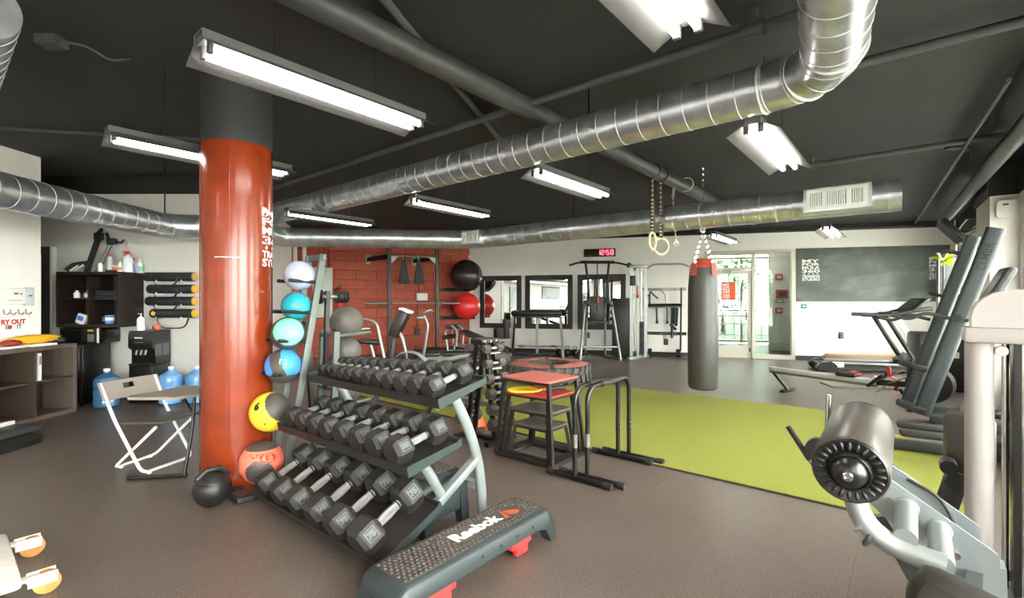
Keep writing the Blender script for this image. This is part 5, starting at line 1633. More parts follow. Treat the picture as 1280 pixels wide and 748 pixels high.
for k in range(30):
    a = 2 * PI * k / 30
    for zz, tw in ((.085, .45), (.215, -.45)):
        if lug is None or True:
            m = MB(); m.box((.70, 0, zz), (.05, .05, .13), rot=(tw, 0, 0))
            part('tread_lug', m, 'tire_rubber', t, base_matrix(t) @ Matrix.Rotation(a + (.05 if tw > 0 else 0), 4, 'Z'))

# pull-up / lat tower
t = thing('pull_up_tower', 'steel pull-up and dip tower with black top bars before the wall mirror', 'exercise machine', (2.0, 11.3, 0), BACK_R)
T0 = Matrix.Translation((2.02, 11.35, 0))
def tb(pts, r, mt, nm, T=T0, fl=.08, n=10, tt=None, **k):
    m = MB(); m.tube(fillet([Vector(p) for p in pts], fl, 4), r, n, **k); return part(nm, m, mt, tt or t, T)
for s in (-1, 1):
    tb([(s * .28, .1, 2.28), (s * .22, .05, 1.75), (s * .20, .0, 1.30)], .028, 'black_metal', 'upper_post')
    tb([(s * .18, .25, 2.0), (s * .20, .25, 1.2), (s * .22, .25, .95)], .022, 'black_metal', 'rear_post')
    tb([(s * .30, -.02, 1.36), (s * .46, -.32, .02)], .032, 'steel_grey', 'front_leg')
    tb([(s * .22, .22, 1.36), (s * .24, .40, .02)], .030, 'steel_grey', 'rear_leg')
    tb([(s * .24, -.05, 1.28), (s * .25, -.40, 1.24)], .022, 'black_metal', 'dip_handle')
    m = MB(); m.box((s * .27, .0, 1.33), (.10, .16, .10), bev=.015); part('joint_block', m, 'black_metal', t, T0)
    m = MB(); m.box((s * .25, -.22, 1.265), (.10, .26, .045), bev=.015); part('arm_pad', m, 'vinyl_black', t, T0)
    tb([(s * .46, -.34, .025), (s * .24, .44, .025)], .03, 'steel_grey', 'floor_rail')
    tb([(s * .28, .1, 2.28), (s * .48, .02, 2.26), (s * .68, -.10, 2.19)], .022, 'black_metal', 'pull_handle')
tb([(-.40, .1, 2.28), (.40, .1, 2.28)], .036, 'black_metal', 'top_bar')
tb([(-.44, -.25, .30), (.44, -.25, .30)], .025, 'steel_grey', 'step_bar')
m = MB(); m.box((0, .12, 1.18), (.36, .08, .58), bev=.03); part('back_pad', m, 'bronze_pad', t, T0)
tb([(0, .1, 2.26), (0, .05, 1.45)], .012, 'black_metal', 'cable')
m = MB(); m.cyl((0, .05, 1.30), (0, .05, 1.45), .03); part('red_carabiner', m, 'box_red', t, T0)
m = MB(); m.box((0, .05, 1.2), (.05, .05, .12), bev=.01); part('cable_stop', m, 'black_metal', t, T0)
tb([(-.24, .0, .86), (.24, .0, .86)], .03, 'vinyl_black', 'knee_bar')
# plates on the floor
for k in range(4):
    x = 1.16 + .19 * k
    t = thing('kettlebell', 'black kettlebell, %s from the padded table under the mirror wall' % ORD[k], 'kettlebell', (x, 11.9 - .05 * k, 0), .3 * k, 'kettlebells on the floor')
    m = MB(); m.ball((0, 0, .095), .095, 20, 12, (1, 1, .98)); part('bell', m, 'black_metal', t)
    m = MB(); m.tube(fillet([(-.05, 0, .15), (-.065, 0, .25), (.065, 0, .25), (.05, 0, .15)], .04, 4), .015, 8); part('handle', m, 'steel_grey', t)

# folded gym mat leaning beside the cable machine
t = thing('gym_mat', 'black folded gym mat standing upright beside the cable machine', 'gym mat', (2.62, 11.55, 0), BACK_R)
T0 = Matrix.Translation((2.63, 11.55, 0)) @ Matrix.Rotation(BACK_R, 4, 'Z')
for k, (y, sh) in enumerate(((-.09, .0), (-.03, .01), (.03, .0), (.09, .01))):
    m = MB(); m.box((sh, y, .72), (.46, .055, 1.42), bev=.02); part('mat_fold', m, 'vinyl_black', t, T0)

# cable machine
t = thing('cable_machine', 'tall silver cable crossover machine with weight stack', 'cable machine', (3.3, 11.2, 0), BACK_R)
T0 = Matrix.Translation((2.80, 11.35, 0)) @ Matrix.Rotation(R(-8), 4, 'Z')
for x, mt in ((.0, 'plastic_white'), (.15, 'steel_grey'), (.33, 'plastic_white')):
    m = MB(); m.bar((x, .0, .05), (x, .0, 2.18), .045, .07); part('column_post', m, 'machine_silver' if mt != 'steel_grey' else mt, t, T0)
for x in (.075, .24):
    m = MB(); m.cyl((x, .06, .10), (x, .06, 2.12), .012); part('guide_rod', m, 'chrome', t, T0)
for k in range(14):
    m = MB(); m.box((.24, .06, .17 + .052 * k), (.15, .12, .048), bev=.004); part('weight_block', m, 'black_metal', t, T0)
m = MB(); m.box((.16, .0, 2.17), (.42, .14, .07), bev=.012); part('top_housing', m, 'machine_silver', t, T0)
m = MB(); m.cyl((-.05, -.02, 2.2), (-.05, .04, 2.2), .06, n=20); m.cyl((.10, -.02, 2.13), (.10, .04, 2.13), .05, n=20); part('pulley', m, 'black_metal', t, T0)
m = MB(); m.bar((.03, -.08, 1.95), (.03, -.08, 1.72), .12, .12, bev=.02); part('carriage', m, 'black_metal', t, T0)
m = MB(); m.cyl((.14, -.10, 1.72), (.14, -.10, 1.50), .014); m.ball((.14, -.10, 1.47), .04, 12, 8); part('red_handle', m, 'box_red', t, T0)
m = MB(); m.bar((-.10, -.35, .04), (.42, .30, .04), .10, .07, bev=.01); part('base_foot', m, 'machine_silver', t, T0)
X2 = 1.34
m = MB(); m.bar((X2, .0, .05), (X2, .0, 2.14), .05, .07); part('column_post', m, 'steel_grey', t, T0)
m = MB(); m.bar((X2 - .16, -.02, .04), (X2 + .32, -.30, .04), .09, .07, bev=.01); part('base_foot', m, 'machine_silver', t, T0)
m = MB(); m.tube(fillet([Vector(p) for p in ((.33, 0, 2.10), (.50, 0, 2.22), (1.18, 0, 2.22), (1.36, 0, 2.12), (1.55, 0, 2.14))], .12, 4), .022, 10); part('top_bar', m, 'steel_grey', t, T0)
m = MB(); m.cyl((X2 + .02, -.03, 2.1), (X2 + .02, .03, 2.1), .045, n=16); part('pulley', m, 'black_metal', t, T0)
m = MB(); m.cyl((X2 + .06, -.05, .42), (X2 + .06, .0, .42), .025); m.cyl((.36, -.05, .46), (.36, .0, .46), .025); part('yellow_knob', m, 'yellow', t, T0)
# attachment rails on the wall
t = thing('wall_rails', 'two steel wall rails with hooks behind the cable machine', 'wall rail', bwp(5.12, 0, .5), BACK_R)
for z, mt in ((1.65, 'steel_grey'), (.56, 'black_metal')):
    m = MB(); m.box((5.12, -.02, z), (1.04, .035, .075)); r_ = part('rail', m, mt, t, MB_)
    for s in (4.76, 5.05, 5.38):
        m = MB(); m.tube([(s, -.03, z), (s, -.09, z - .02), (s, -.10, z + .02)], .010, 6); part('hook', m, 'steel_grey', r_, MB_)
def hang(label, name, segs, cat='cable attachment'):
    t = thing(name, label, cat, bwp(segs[0][0][0][0], .1, 1.0), BACK_R, 'cable attachments on the wall rails')
    for pts, r, mt, nm in segs:
        m = MB(); m.tube([Vector((s, -.12, z)) for s, z in pts], r, 8); part(nm, m, mt, t, MB_)
hang('black angled row handle hooked at the end of the upper wall rail', 'row_handle', [([(4.66, 1.42), (4.78, 1.52), (4.80, 1.60)], .018, 'black_metal', 'grip'), ([(4.98, 1.42), (4.86, 1.52), (4.80, 1.60)], .018, 'black_metal', 'grip'), ([(4.78, 1.5), (4.78, 1.2)], .02, 'black_metal', 'stem')])
hang('silver bent bar hooked in the middle of the upper wall rail', 'lat_bar', [([(4.80, 1.66), (5.05, 1.62), (5.14, 1.52), (5.16, 1.30)], .016, 'steel_grey', 'bar')])
hang('long black straight bar hung across under the upper wall rail', 'straight_bar', [([(4.74, 1.26), (5.52, 1.27)], .032, 'black_metal', 'bar'), ([(4.78, 1.21), (5.50, 1.22)], .014, 'steel_grey', 'lower_bar')])
hang('black handle with round end hanging under the straight bar, near its loose end', 'rope_handle', [([(4.94, 1.2), (4.95, .86)], .02, 'black_metal', 'rope'), ([(4.92, .84), (4.98, .84)], .035, 'black_metal', 'knob')])
hang('brown handle with round end hanging in the middle of the straight bar', 'rope_handle', [([(5.19, 1.2), (5.19, .86)], .02, 'bronze_pad', 'rope'), ([(5.16, .84), (5.22, .84)], .035, 'black_metal', 'knob')])
hang('bundle of black straps hanging from the straight bar', 'strap_bundle', [([(5.31, 1.2), (5.30, .45)], .03, 'mat_black', 'strap'), ([(5.36, 1.2), (5.36, .80)], .04, 'mat_black', 'strap'), ([(5.42, 1.2), (5.40, .75)], .035, 'mat_black', 'strap'), ([(5.26, .80), (5.40, .66)], .03, 'mat_black', 'strap')])
hang('tall black pole hung upright beside the strap bundle', 'pole', [([(5.52, 1.68), (5.50, .02 + .12)], .022, 'black_metal', 'pole_shaft')], 'pole')
t = thing('low_row_bar', 'black double weight bar lying on the floor under the wall rails', 'barbell', bwp(5.12, .25, 0), BACK_R)
m = MB(); m.cyl((4.72, -.22, .10), (5.55, -.22, .10), .02); part('shaft', m, 'black_metal', t, MB_)
for s in (4.78, 5.44):
    m = MB(); m.cyl((s - .05, -.22, .10), (s + .05, -.22, .10), .10, n=20); part('plate', m, 'black_metal', t, MB_)

# heavy bag
BX, BY = 2.47, 6.25
t = thing('heavy_bag', 'long dark leather heavy bag with red shoulder hanging on chains over the turf', 'punching bag', (BX, BY, .22))
m = MB(); m.lathe([(0, 0), (.15, 0), (.175, .02), (.186, .08), (.187, .7), (.184, 1.3), (.172, 1.46), (.155, 1.56)], 36); part('bag_body', m, 'leather_bag', t)
m = MB(); m.lathe([(.156, 1.56), (.135, 1.63), (.10, 1.68), (0, 1.69)], 36); part('bag_crown', m, 'bag_red', t)
for k in range(4):
    a = .5 + PI / 2 * k
    m = MB(); m.box((.168, 0, 1.54), (.008, .09, .16), rot=(0, -.14, 0)); part('red_patch', m, 'bag_red', t, base_matrix(t) @ Matrix.Rotation(a, 4, 'Z'))
    m = MB()
    p0 = Vector((.15 * math.cos(a), .15 * math.sin(a), 1.62)); p1 = Vector((0, 0, 2.05))
    for j in range(13):
        p = p0.lerp(p1, (j + .5) / 13)
        m.torus(p, .013, .003, (1, 0, 0) if j % 2 else (0, 1, 0), 8, 4)
    part('chain', m, 'chrome', t, kind='stuff')
m = MB()
for j in range(22):
    m.torus((0, 0, 2.05 + .038 * j), .016, .0035, (1, 0, 0) if j % 2 else (0, 1, 0), 8, 4)
part('chain', m, 'chrome', t, kind='stuff')
m = MB(); m.torus((0, 0, 2.05), .03, .006, (0, 1, 0), 14, 5); part('swivel_ring', m, 'chrome', t)

# gymnastic rings
for (x, y, zc, ax, lb) in ((1.74, 5.98, 2.10, (.8, -.6, 0), 'pale wooden gymnastic ring hung edge-on, the one nearer the red column'), (1.90, 6.17, 2.055, (.25, -.97, 0), 'pale wooden gymnastic ring facing the room, the one nearer the heavy bag')):
    t = thing('gymnastic_ring', lb, 'gym ring', (x, y, zc), 0, 'gymnastic rings')
    m = MB(); m.torus((0, 0, 0), .105, .016, ax, 36, 12); part('ring', m, 'ring_wood', t)
    m = MB(); m.bar((0, 0, .10), (.0, .0, .52), .055, .04); part('strap', m, 'strap_brown', t)
    m = MB(); m.bar((0, 0, .50), (-.0, -.0, .93 - (zc - 2.055)), .032, .022); part('strap_tail', m, 'strap_brown', t)
    for k in range(9):
        m = MB(); m.box((-.012, -.026, .14 + .045 * k), (.03, .010, .012)); part('strap_loop', m, 'strap_cream', t)
    for k in range(5):
        m = MB(); m.box((-.008, -.014, .56 + .06 * k), (.022, .008, .012)); part('strap_loop', m, 'strap_cream', t)
    m = MB(); m.torus((0, 0, 2.965 - zc), .096, .010, u1, 20, 6); part('pipe_loop', m, 'strap_brown', t)
t = thing('daisy_strap', 'cream daisy-chain strap hanging from the beam pipe beside the rings', 'strap', (2.22, 6.45, 2.9))
m = MB(); m.bar((2.17, 6.50, 2.88), (2.14, 6.46, 2.74), .012, .008); m.bar((2.19, 6.50, 2.88), (2.16, 6.46, 2.74), .012, .008); part('loop', m, 'strap_cream', t, MW)
m = MB(); m.bar((2.15, 6.46, 2.74), (2.19, 6.46, 2.15), .028, .010); part('webbing', m, 'strap_cream', t, MW)
for k in range(9):
    m = MB(); m.bar((2.153 + .004 * k, 6.452, 2.70 - .062 * k), (2.153 + .004 * k, 6.452, 2.69 - .062 * k), .034, .014); part('bar_tack', m, 'strap_brown', t, MW)
m = MB(); m.torus((2.195, 6.46, 2.12), .03, .005, (0, 1, 0), 14, 5); part('carabiner', m, 'chrome', t, MW)
m = MB(); m.torus((2.50, 6.76 - .10, 2.965), .092, .008, u1, 18, 5)
solo('strap_loop', m, 'strap_cream', 'small cream strap loop around the beam pipe above the heavy bag', 'strap', loc=(2.36, 6.72, 2.9), fr=Matrix.Translation((-.09, .01, 0)))

# ---------------------------------------------------------------- nested plyo boxes
PC = (3.173 + .265, 2.216 + .315)
PB = [(.69, .53, .63, .44, .50, 'box_pink', 'tallest plyo box with a faded pink-red top, outermost of the nest'), (.555, .47, .57, .385, .45, 'box_red', 'second tallest plyo box with a bright red top carrying the racket'),
      (.415, .41, .51, .335, .41, 'box_worn', 'third plyo box with a worn grey top inside the nest'), (.28, .36, .46, .30, .37, 'box_worn', 'lowest plyo box with a worn grey top, innermost of the nest')]
for k, (H, ba, bb, ta, tb_, mt, lb) in enumerate(PB):
    t = thing('plyo_box', lb, 'plyo box', U(PC[0], PC[1]), A1, 'nested plyo boxes')
    cs = ((-1, -1), (1, -1), (1, 1), (-1, 1))
    zb = .0
    for i, (sa_, sb_) in enumerate(cs):
        sa2, sb2 = cs[(i + 1) % 4]
        b0 = (sa_ * (ba / 2 - .016), sb_ * (bb / 2 - .016), .018); t0 = (sa_ * (ta / 2 - .014), sb_ * (tb_ / 2 - .014), H - .02)
        b1 = (sa2 * (ba / 2 - .016), sb2 * (bb / 2 - .016), .018); t1 = (sa2 * (ta / 2 - .014), sb2 * (tb_ / 2 - .014), H - .02)
        m = MB(); m.bar(b0, t0, .030, .030); part('leg', m, 'box_frame', t)
        m = MB(); m.bar(b0, b1, .028, .032); part('base_rail', m, 'box_frame', t)
        m = MB(); m.bar(t0, t1, .026, .026); part('top_rail', m, 'box_frame', t)
    m = MB(); m.prism(rrect(ta + .012, tb_ + .012, .012, 2), H - .012, H + .004); part('top_panel', m, mt, t)
t = thing('racket', 'yellow racket with black and orange handle lying on the second plyo box', 'racket', U(3.30, 2.60, .565), .25)
rp = base_matrix(t)
m = MB(); m.tube([(.145 * math.cos(2 * PI * i / 32), .10 * math.sin(2 * PI * i / 32), .016) for i in range(32)], .011, 8, closed=True); part('hoop', m, 'yellow', t)
m = MB()
for i in range(-5, 6):
    y = i * .017; x = .145 * math.sqrt(max(0, 1 - (y / .10) ** 2)); m.cyl((-x, y, .016), (x, y, .016), .0012, n=4, caps=False)
for i in range(-7, 8):
    x = i * .018; y = .10 * math.sqrt(max(0, 1 - (x / .145) ** 2)); m.cyl((x, -y, .016), (x, y, .016), .0012, n=4, caps=False)
part('strings', m, 'yellow', t, kind='stuff')
m = MB(); m.bar((.13, .03, .016), (.21, .0, .016), .018, .016); m.bar((.13, -.03, .016), (.21, .0, .016), .018, .016); part('throat', m, 'cone_orange', t)
m = MB(); m.bar((.20, 0, .018), (.38, 0, .018), .03, .026, bev=.006); part('grip', m, 'black_satin', t)

# ---------------------------------------------------------------- dip bars
def dip_bar(label, da_, db_):
    t = thing('dip_bar', label, 'dip bar', U(3.44 + da_, 1.93 + db_), A1, 'dip bars')
    for a in (3.10, 3.79):
        a += da_
        m = MB(); m.tube([(a, 1.68 + db_, .024), (a, 2.18 + db_, .024)], .022, 12); f_ = part('foot', m, 'black_gloss', t, MU)
        for n_ in (1.68, 2.18):
            m = MB(); m.cyl((a, n_ - .028 + db_, .025), (a, n_ + .028 + db_, .025), .025, n=12); part('end_cap', m, 'black_rubber', f_, MU)
    m = MB(); m.tube(fillet([(3.10 + da_, 1.96 + db_, .03), (3.10 + da_, 1.96 + db_, .70), (3.79 + da_, 1.96 + db_, .70), (3.79 + da_, 1.96 + db_, .03)], .13, 6), .0185, 14); part('hoop', m, 'black_gloss', t, MU)
    m = MB(); m.cyl((3.30 + da_, 1.96 + db_, .70), (3.59 + da_, 1.96 + db_, .70), .024, n=14); part('grip', m, 'black_rubber', t, MU)
    for a in (3.10, 3.79):
        m = MB(); m.cyl((a + da_, 1.96 + db_, .25), (a + da_, 1.96 + db_, .35), .0192, n=14); part('height_label', m, 'steel_grey' if a < 3.5 else 'black_metal', t, MU)
        for z in (.27, .31):
            m = MB(); m.ball((a + da_ - .004, 1.94 + db_, z), .006, 8, 6); part('pin', m, 'chrome', t, MU)
dip_bar('black tubular dip bar standing against the plyo boxes, the one behind', 0, 0)
dip_bar('black tubular dip bar with grey grip, the one in front beside the turf edge', .072, -.066)

# ---------------------------------------------------------------- dumbbell tower
DC = U(3.44, 3.21)
tw = thing('dumbbell_tower', 'black two-sided upright dumbbell tower on the turf edge behind the plyo boxes', 'dumbbell rack', (-.27, 4.75, 0), A1)
TO = Matrix.Translation((-.27, 4.75, 0)) @ MU
for s in (-1, 1):
    for a in (-.055, .055):
        m = MB(); m.bar((a, s * .19, .02), (a, s * .05, .97), .05, .02, up=(1, 0, 0)); part('side_post', m, 'black_metal', tw, TO)
    m = MB(); m.bar((-.20, s * .21, .02), (.20, s * .21, .02), .05, .04); part('base_rail', m, 'black_metal', tw, TO)
    for k in range(6):
        z = .14 + .145 * k
        y = .19 - .14 * (z - .02) / .95
        m = MB(); m.bar((-.07, s * (y + .045), z - .012), (.07, s * (y + .045), z - .012), .07, .016); part('cradle', m, 'steel_grey' if s < 0 else 'black_metal', tw, TO)
m = MB(); m.box((0, 0, .965), (.24, .16, .05), bev=.01); cap_ = part('top_cap', m, 'black_metal', tw, TO)
for x in (-.08, 0, .08):
    m = MB(); m.cyl((x, -.085, .965), (x, -.078, .965), .012); part('bolt', m, 'chrome', cap_, TO)
m = MB(); m.bar((0, -.21, .02), (0, .21, .02), .06, .04); part('cross_foot', m, 'black_metal', tw, TO)
for s, side in ((-1, 'plyo box'), (1, 'red wall')):
    for k in range(6):
        z = .14 + .145 * k
        y = .19 - .14 * (z - .02) / .95
        r = .062 - .004 * k
        p = TO @ Vector((0, s * (y + .045), z - .003))
        dumbbell(.31 - .008 * k, r, '', 'hex dumbbell on the tower, %s from the floor on the side facing the %s' % (ORD[k] if k else 'lowest', side + ('es' if s < 0 else '')), 'dumbbells on the tower', p, A1, False, 'rubber_light')
t = thing('traffic_cone', 'orange floor cone behind the dumbbell tower', 'cone', (-.40, 5.22, .0))
m = MB(); m.lathe([(.11, .012), (.03, .27), (.022, .28), (0, .28)], 20); part('cone_body', m, 'cone_orange', t)
m = MB(); m.box((0, 0, .007), (.26, .26, .014)); part('base', m, 'cone_orange', t)

# ---------------------------------------------------------------- benches between the bike and the mirror wall
t = thing('platform_box', 'low black square platform on the floor before the red wall', 'platform', (-1.55, 10.6, 0), .35)
m = MB(); m.box((0, 0, .17), (1.1, .7, .30), bev=.02); part('deck', m, 'black_satin', t)
m = MB(); m.box((0, 0, .01), (1.12, .72, .02)); part('base', m, 'black_rubber', t)
t = thing('situp_bench', 'sloping black sit-up bench with silver roller frame near the corner', 'bench', (-.9, 9.3, 0), -.35)
m = MB(); m.bar((-.05, 0, .78), (.95, 0, .42), .30, .07, bev=.025); part('back_pad', m, 'vinyl_black', t)
m = MB(); m.bar((-.25, 0, .52), (.95, 0, .36), .06, .06); part('spine', m, 'steel_grey', t)
for y in (-.14, .14):
    m = MB(); m.tube(fillet([(-.30, y, .40), (-.36, y, .78), (-.24, y, .90), (-.10, y, .80), (-.12, y, .50)], .07), .020, 10); part('leg_frame', m, 'machine_silver', t)
for z, x in ((.86, -.27), (.66, -.34)):
    m = MB(); m.cyl((x, -.22, z), (x, .22, z), .045, n=16); part('foot_roller', m, 'black_rubber', t)
for x in (-.30, .90):
    m = MB(); m.bar((x, -.26, .03), (x, .26, .03), .06, .05); m.bar((x, 0, .05), (x, 0, .42), .05, .05); part('floor_stand', m, 'steel_grey', t)
def flat_bench(loc, rz, lb):
    t = thing('flat_bench', lb, 'bench', loc, rz, 'flat benches')
    m = MB(); m.box((.28, 0, .45), (.76, .27, .07), bev=.025); part('seat_pad', m, 'vinyl_black', t)
    m = MB(); m.box((-.30, 0, .45), (.32, .27, .07), bev=.025); part('head_pad', m, 'vinyl_black', t)
    m = MB(); m.bar((-.45, 0, .38), (.62, 0, .38), .06, .06); part('spine', m, 'machine_silver', t)
    for x in (-.40, .58):
        m = MB(); m.bar((x, 0, .04), (x * .85, 0, .38), .05, .05); part('leg', m, 'machine_silver', t)
        m = MB(); m.bar((x, -.25, .025), (x, .25, .025), .05, .05); part('foot', m, 'machine_silver', t)
flat_bench((-1.1, 8.3, 0), .15, 'black flat bench with silver frame behind the exercise bike')
flat_bench((-.75, 7.0, 0), .3, 'black flat bench with silver frame between the bike and the dumbbell tower')
t = thing('leg_roller', 'silver machine arm with black roller pad behind the dumbbell rack', 'exercise machine', (-.55, 6.2, 0))
m = MB(); m.tube(fillet([(-1.0, 6.2, .55), (-.75, 6.2, .62), (-.45, 6.2, .66)], .1), .035, 12); part('arm', m, 'machine_silver', t, MW)
m = MB(); m.cyl((-.46, 6.05, .64), (-.40, 6.36, .64), .085, n=20); part('roller_pad', m, 'black_rubber', t, MW)
m = MB(); m.bar((-.62, 6.2, .02), (-.52, 6.2, .64), .07, .07); part('post', m, 'machine_silver', t, MW)
m = MB(); m.bar((-1.0, 6.2, .03), (-.3, 6.2, .03), .07, .06); m.bar((-.98, 6.2, .03), (-.98, 6.2, .56), .05, .05); part('base', m, 'gunmetal_dark', t, MW)

# ================================================================ CARDIO SIDE BY THE WINDOWS
# rower
ra, rb = Vector((3.98, 7.45, .318)), Vector((4.78, 6.33, .292))
rd = (rb - ra).normalized()
t = thing('rowing_machine', 'silver rail rowing machine with red strap lying in front of the chalkboard', 'rowing machine', (4.4, 6.9, 0))
m = MB(); m.bar(ra, rb, .09, .06, bev=.008); part('rail', m, 'rail_silver', t, MW)
m = MB(); m.bar(ra + Vector((0, 0, -.04)), rb + Vector((0, 0, -.04)), .05, .05); part('under_rail', m, 'steel_grey', t, MW)
m = MB(); m.bar(ra + rd * .04 + Vector((0, 0, -.04)), ra + rd * .26 + Vector((0, 0, -.285)), .05, .035); part('rear_leg', m, 'black_metal', t, MW)
sd = rd.cross(Vector((0, 0, 1)))
m = MB(); m.bar(ra + rd * .26 + Vector((0, 0, -.295)) - sd * .18, ra + rd * .26 + Vector((0, 0, -.295)) + sd * .18, .07, .04, bev=.01); part('rear_foot', m, 'black_rubber', t, MW)
p = ra + rd * 1.05
m = MB(); m.box((0, 0, .06), (.24, .26, .06), bev=.025, M=Matrix.Translation(p) @ Matrix.Rotation(math.atan2(rd.y, rd.x), 4, 'Z')); part('seat', m, 'black_rubber', t, MW)
p = rb - rd * .06
for s in (-1, 1):
    m = MB(); m.bar(p + sd * .11 * s + Vector((0, 0, -.05)), p + sd * .11 * s + rd * .16 + Vector((0, 0, .12)), .11, .03); f_ = part('foot_plate', m, 'black_metal', t, MW)
    m = MB(); m.bar(p + sd * .11 * s + rd * .05 + Vector((0, 0, .04)), p + sd * .11 * s + rd * .09 + Vector((0, 0, .085)), .06, .036); part('white_label', m, 'print_white', f_, MW)
m = MB(); m.bar(rb, rb + rd * .45 + Vector((0, 0, .03)), .07, .07); part('front_frame', m, 'black_metal', t, MW)
fc = rb + rd * .55 + Vector((0, 0, .06))
m = MB(); m.cyl(fc - sd * .08, fc + sd * .08, .22, n=32); part('flywheel', m, 'black_metal', t, MW)
m = MB(); m.tube([rb + rd * .30, rb + rd * .38 + Vector((0, 0, .35)), rb + rd * .30 + Vector((0, 0, .50))], .02, 8); part('monitor_arm', m, 'black_metal', t, MW)
m = MB(); m.bar(rb + rd * .25 + Vector((0, 0, -.05)), rb + rd * .40 + Vector((0, 0, -.28)), .05, .04); m.bar(rb + rd * .40 + Vector((0, 0, -.275)) - sd * .2, rb + rd * .40 + Vector((0, 0, -.275)) + sd * .2, .06, .04); part('front_leg', m, 'black_metal', t, MW)
for k, (a, b) in enumerate([((.02, .02), (.30, .20)), ((.05, -.03), (.34, .12)), ((-.05, -.06), (.22, .05)), ((-.02, -.14), (.12, -.03))]):
    m = MB(); m.tube([rb + rd * a[0] + Vector((0, 0, a[1])) - sd * .02 * k, rb + rd * b[0] + Vector((0, 0, b[1])) + sd * .06], .009, 6); part('linkage_rod', m, 'steel_grey', t, MW)
def ribbon(pts, w_, nm, par):
    m = MB(); P_ = [Vector(p) for p in pts]
    for a, b in zip(P_, P_[1:]):
        m.bar(a, b, w_, .012, up=(0, 0, 1))
    part(nm, m, 'red_plastic', par, MW)
ribbon([rb + rd * .12 + Vector((0, 0, .22)), rb + rd * .14 + Vector((0, 0, .10)), rb + rd * .22 + Vector((0, 0, .06)), rb + rd * .20 + Vector((0, 0, -.08))], .06, 'red_strap', t)
ribbon([ra + rd * 1.08 + Vector((0, 0, .10)) - sd * .02, ra + rd * 1.18 + Vector((0, 0, .07))], .10, 'red_cloth', t)
m = MB(); m.prism(rrect(1.0, .55, .05), .0, .02, Matrix.Translation((5.55, 7.7, 0)) @ Matrix.Rotation(R(-12), 4, 'Z'))
solo('floor_board', m, 'board_grey', 'thin grey flat board on the floor behind the rowing machine', 'board', loc=(5.55, 7.7, 0), fr=MW)

# treadmill along the chalkboard wall
def treadmill(loc, rz, label):
    """local x from the rear of the deck to the front"""
    t = thing('treadmill', label, 'treadmill', loc, rz)
    m = MB(); m.prism(rrect(1.75, .62, .06, 3, .88), .06, .15); part('deck', m, 'gunmetal_dark', t)
    m = MB(); m.box((.85, 0, .153), (1.5, .46, .012)); part('belt', m, 'black_rubber', t)
    for y in (-.29, .29):
        m = MB(); m.box((.86, y, .165), (1.60, .10, .05), bev=.018); part('side_rail', m, 'steel_grey', t)
        m = MB(); m.prism([(0, .02), (.26, .02), (.30, .12), (.20, .20), (.02, .17), (-.04, .10)], -y - .055, -y + .055, XZ); part('rear_cap', m, 'black_satin', t)
        m = MB(); m.box((.30, y * 1.05, .14), (.22, .07, .10), bev=.01); part('rail_cover', m, 'plastic_white', t)
        m = MB(); m.bar((1.62, y, .12), (1.10, y, 1.07), .10, .07, bev=.02); part('upright', m, 'black_satin', t)
        m = MB(); m.tube(fillet([(.72, y * .85, 1.10), (1.18, y * .9, 1.08), (1.62, y, 1.20), (1.80, y, 1.22)], .2, 5), .038, 10); part('hand_rail', m, 'black_satin', t)
        m = MB(); m.bar((1.70, y, .30), (1.26, y, 1.05), .02, .07); part('white_panel', m, 'plastic_white', t)
    m = MB(); m.prism([(1.45, .10), (1.95, .08), (2.02, .16), (1.92, .32), (1.60, .36), (1.42, .24)], -.31, .31, XZ); part('motor_hood', m, 'gunmetal_dark', t)
    m = MB(); m.bar((1.50, 0, 1.17), (1.76, 0, 1.40), .66, .05, up=(-1, 0, 1), bev=.015); part('console', m, 'black_satin', t)
    m = MB(); m.bar((1.515, 0, 1.215), (1.72, 0, 1.40), .52, .012, up=(-1, 0, 1)); part('screen', m, 'screen_black', t)
    m = MB(); m.box((1.40, 0, 1.13), (.46, .58, .05), bev=.02); part('tray', m, 'gunmetal', t)
    dx = Vector((1.26 - 1.70, 0, 1.05 - .30)).normalized()
    F = Matrix(((-dx.x, 0, 0, 0), (0, 0, -1, 0), (0, 0, 0, 0), (0, 0, 0, 1)))
    X = -dx; Y = Vector((0, 0, 1)) - X * X.z; Y.normalize(); Z = X.cross(Y)
    F = Matrix((X, Y, Z)).transposed().to_4x4(); F.translation = Vector((1.50, -.317, .64))
    part('lettering', text_mb('STATION', .075, M=F, bold=.002), 'vent_dark', t)
    for x in (.05, 1.7):
        for y in (-.26, .26):
            m = MB(); m.cyl((x, y, 0), (x, y, .07), .03, n=10); part('foot', m, 'black_rubber', t)
    return t
treadmill((6.02, 9.62, 0), R(-17.3), 'treadmill with black hand rails in front of the chalkboard wall')
t = thing('balance_beam', 'long low wooden-topped balance beam along the wall under the chalkboard', 'balance beam', bwp(8.9, .35, 0), BACK_R)
m = MB(); m.box((9.55, -.30, .075), (2.1, .22, .15), bev=.03); part('beam_body', m, 'plastic_grey', t, MB_)
m = MB(); m.box((9.55, -.30, .168), (2.0, .20, .035), bev=.01); part('wooden_top', m, 'board_wood', t, MB_)
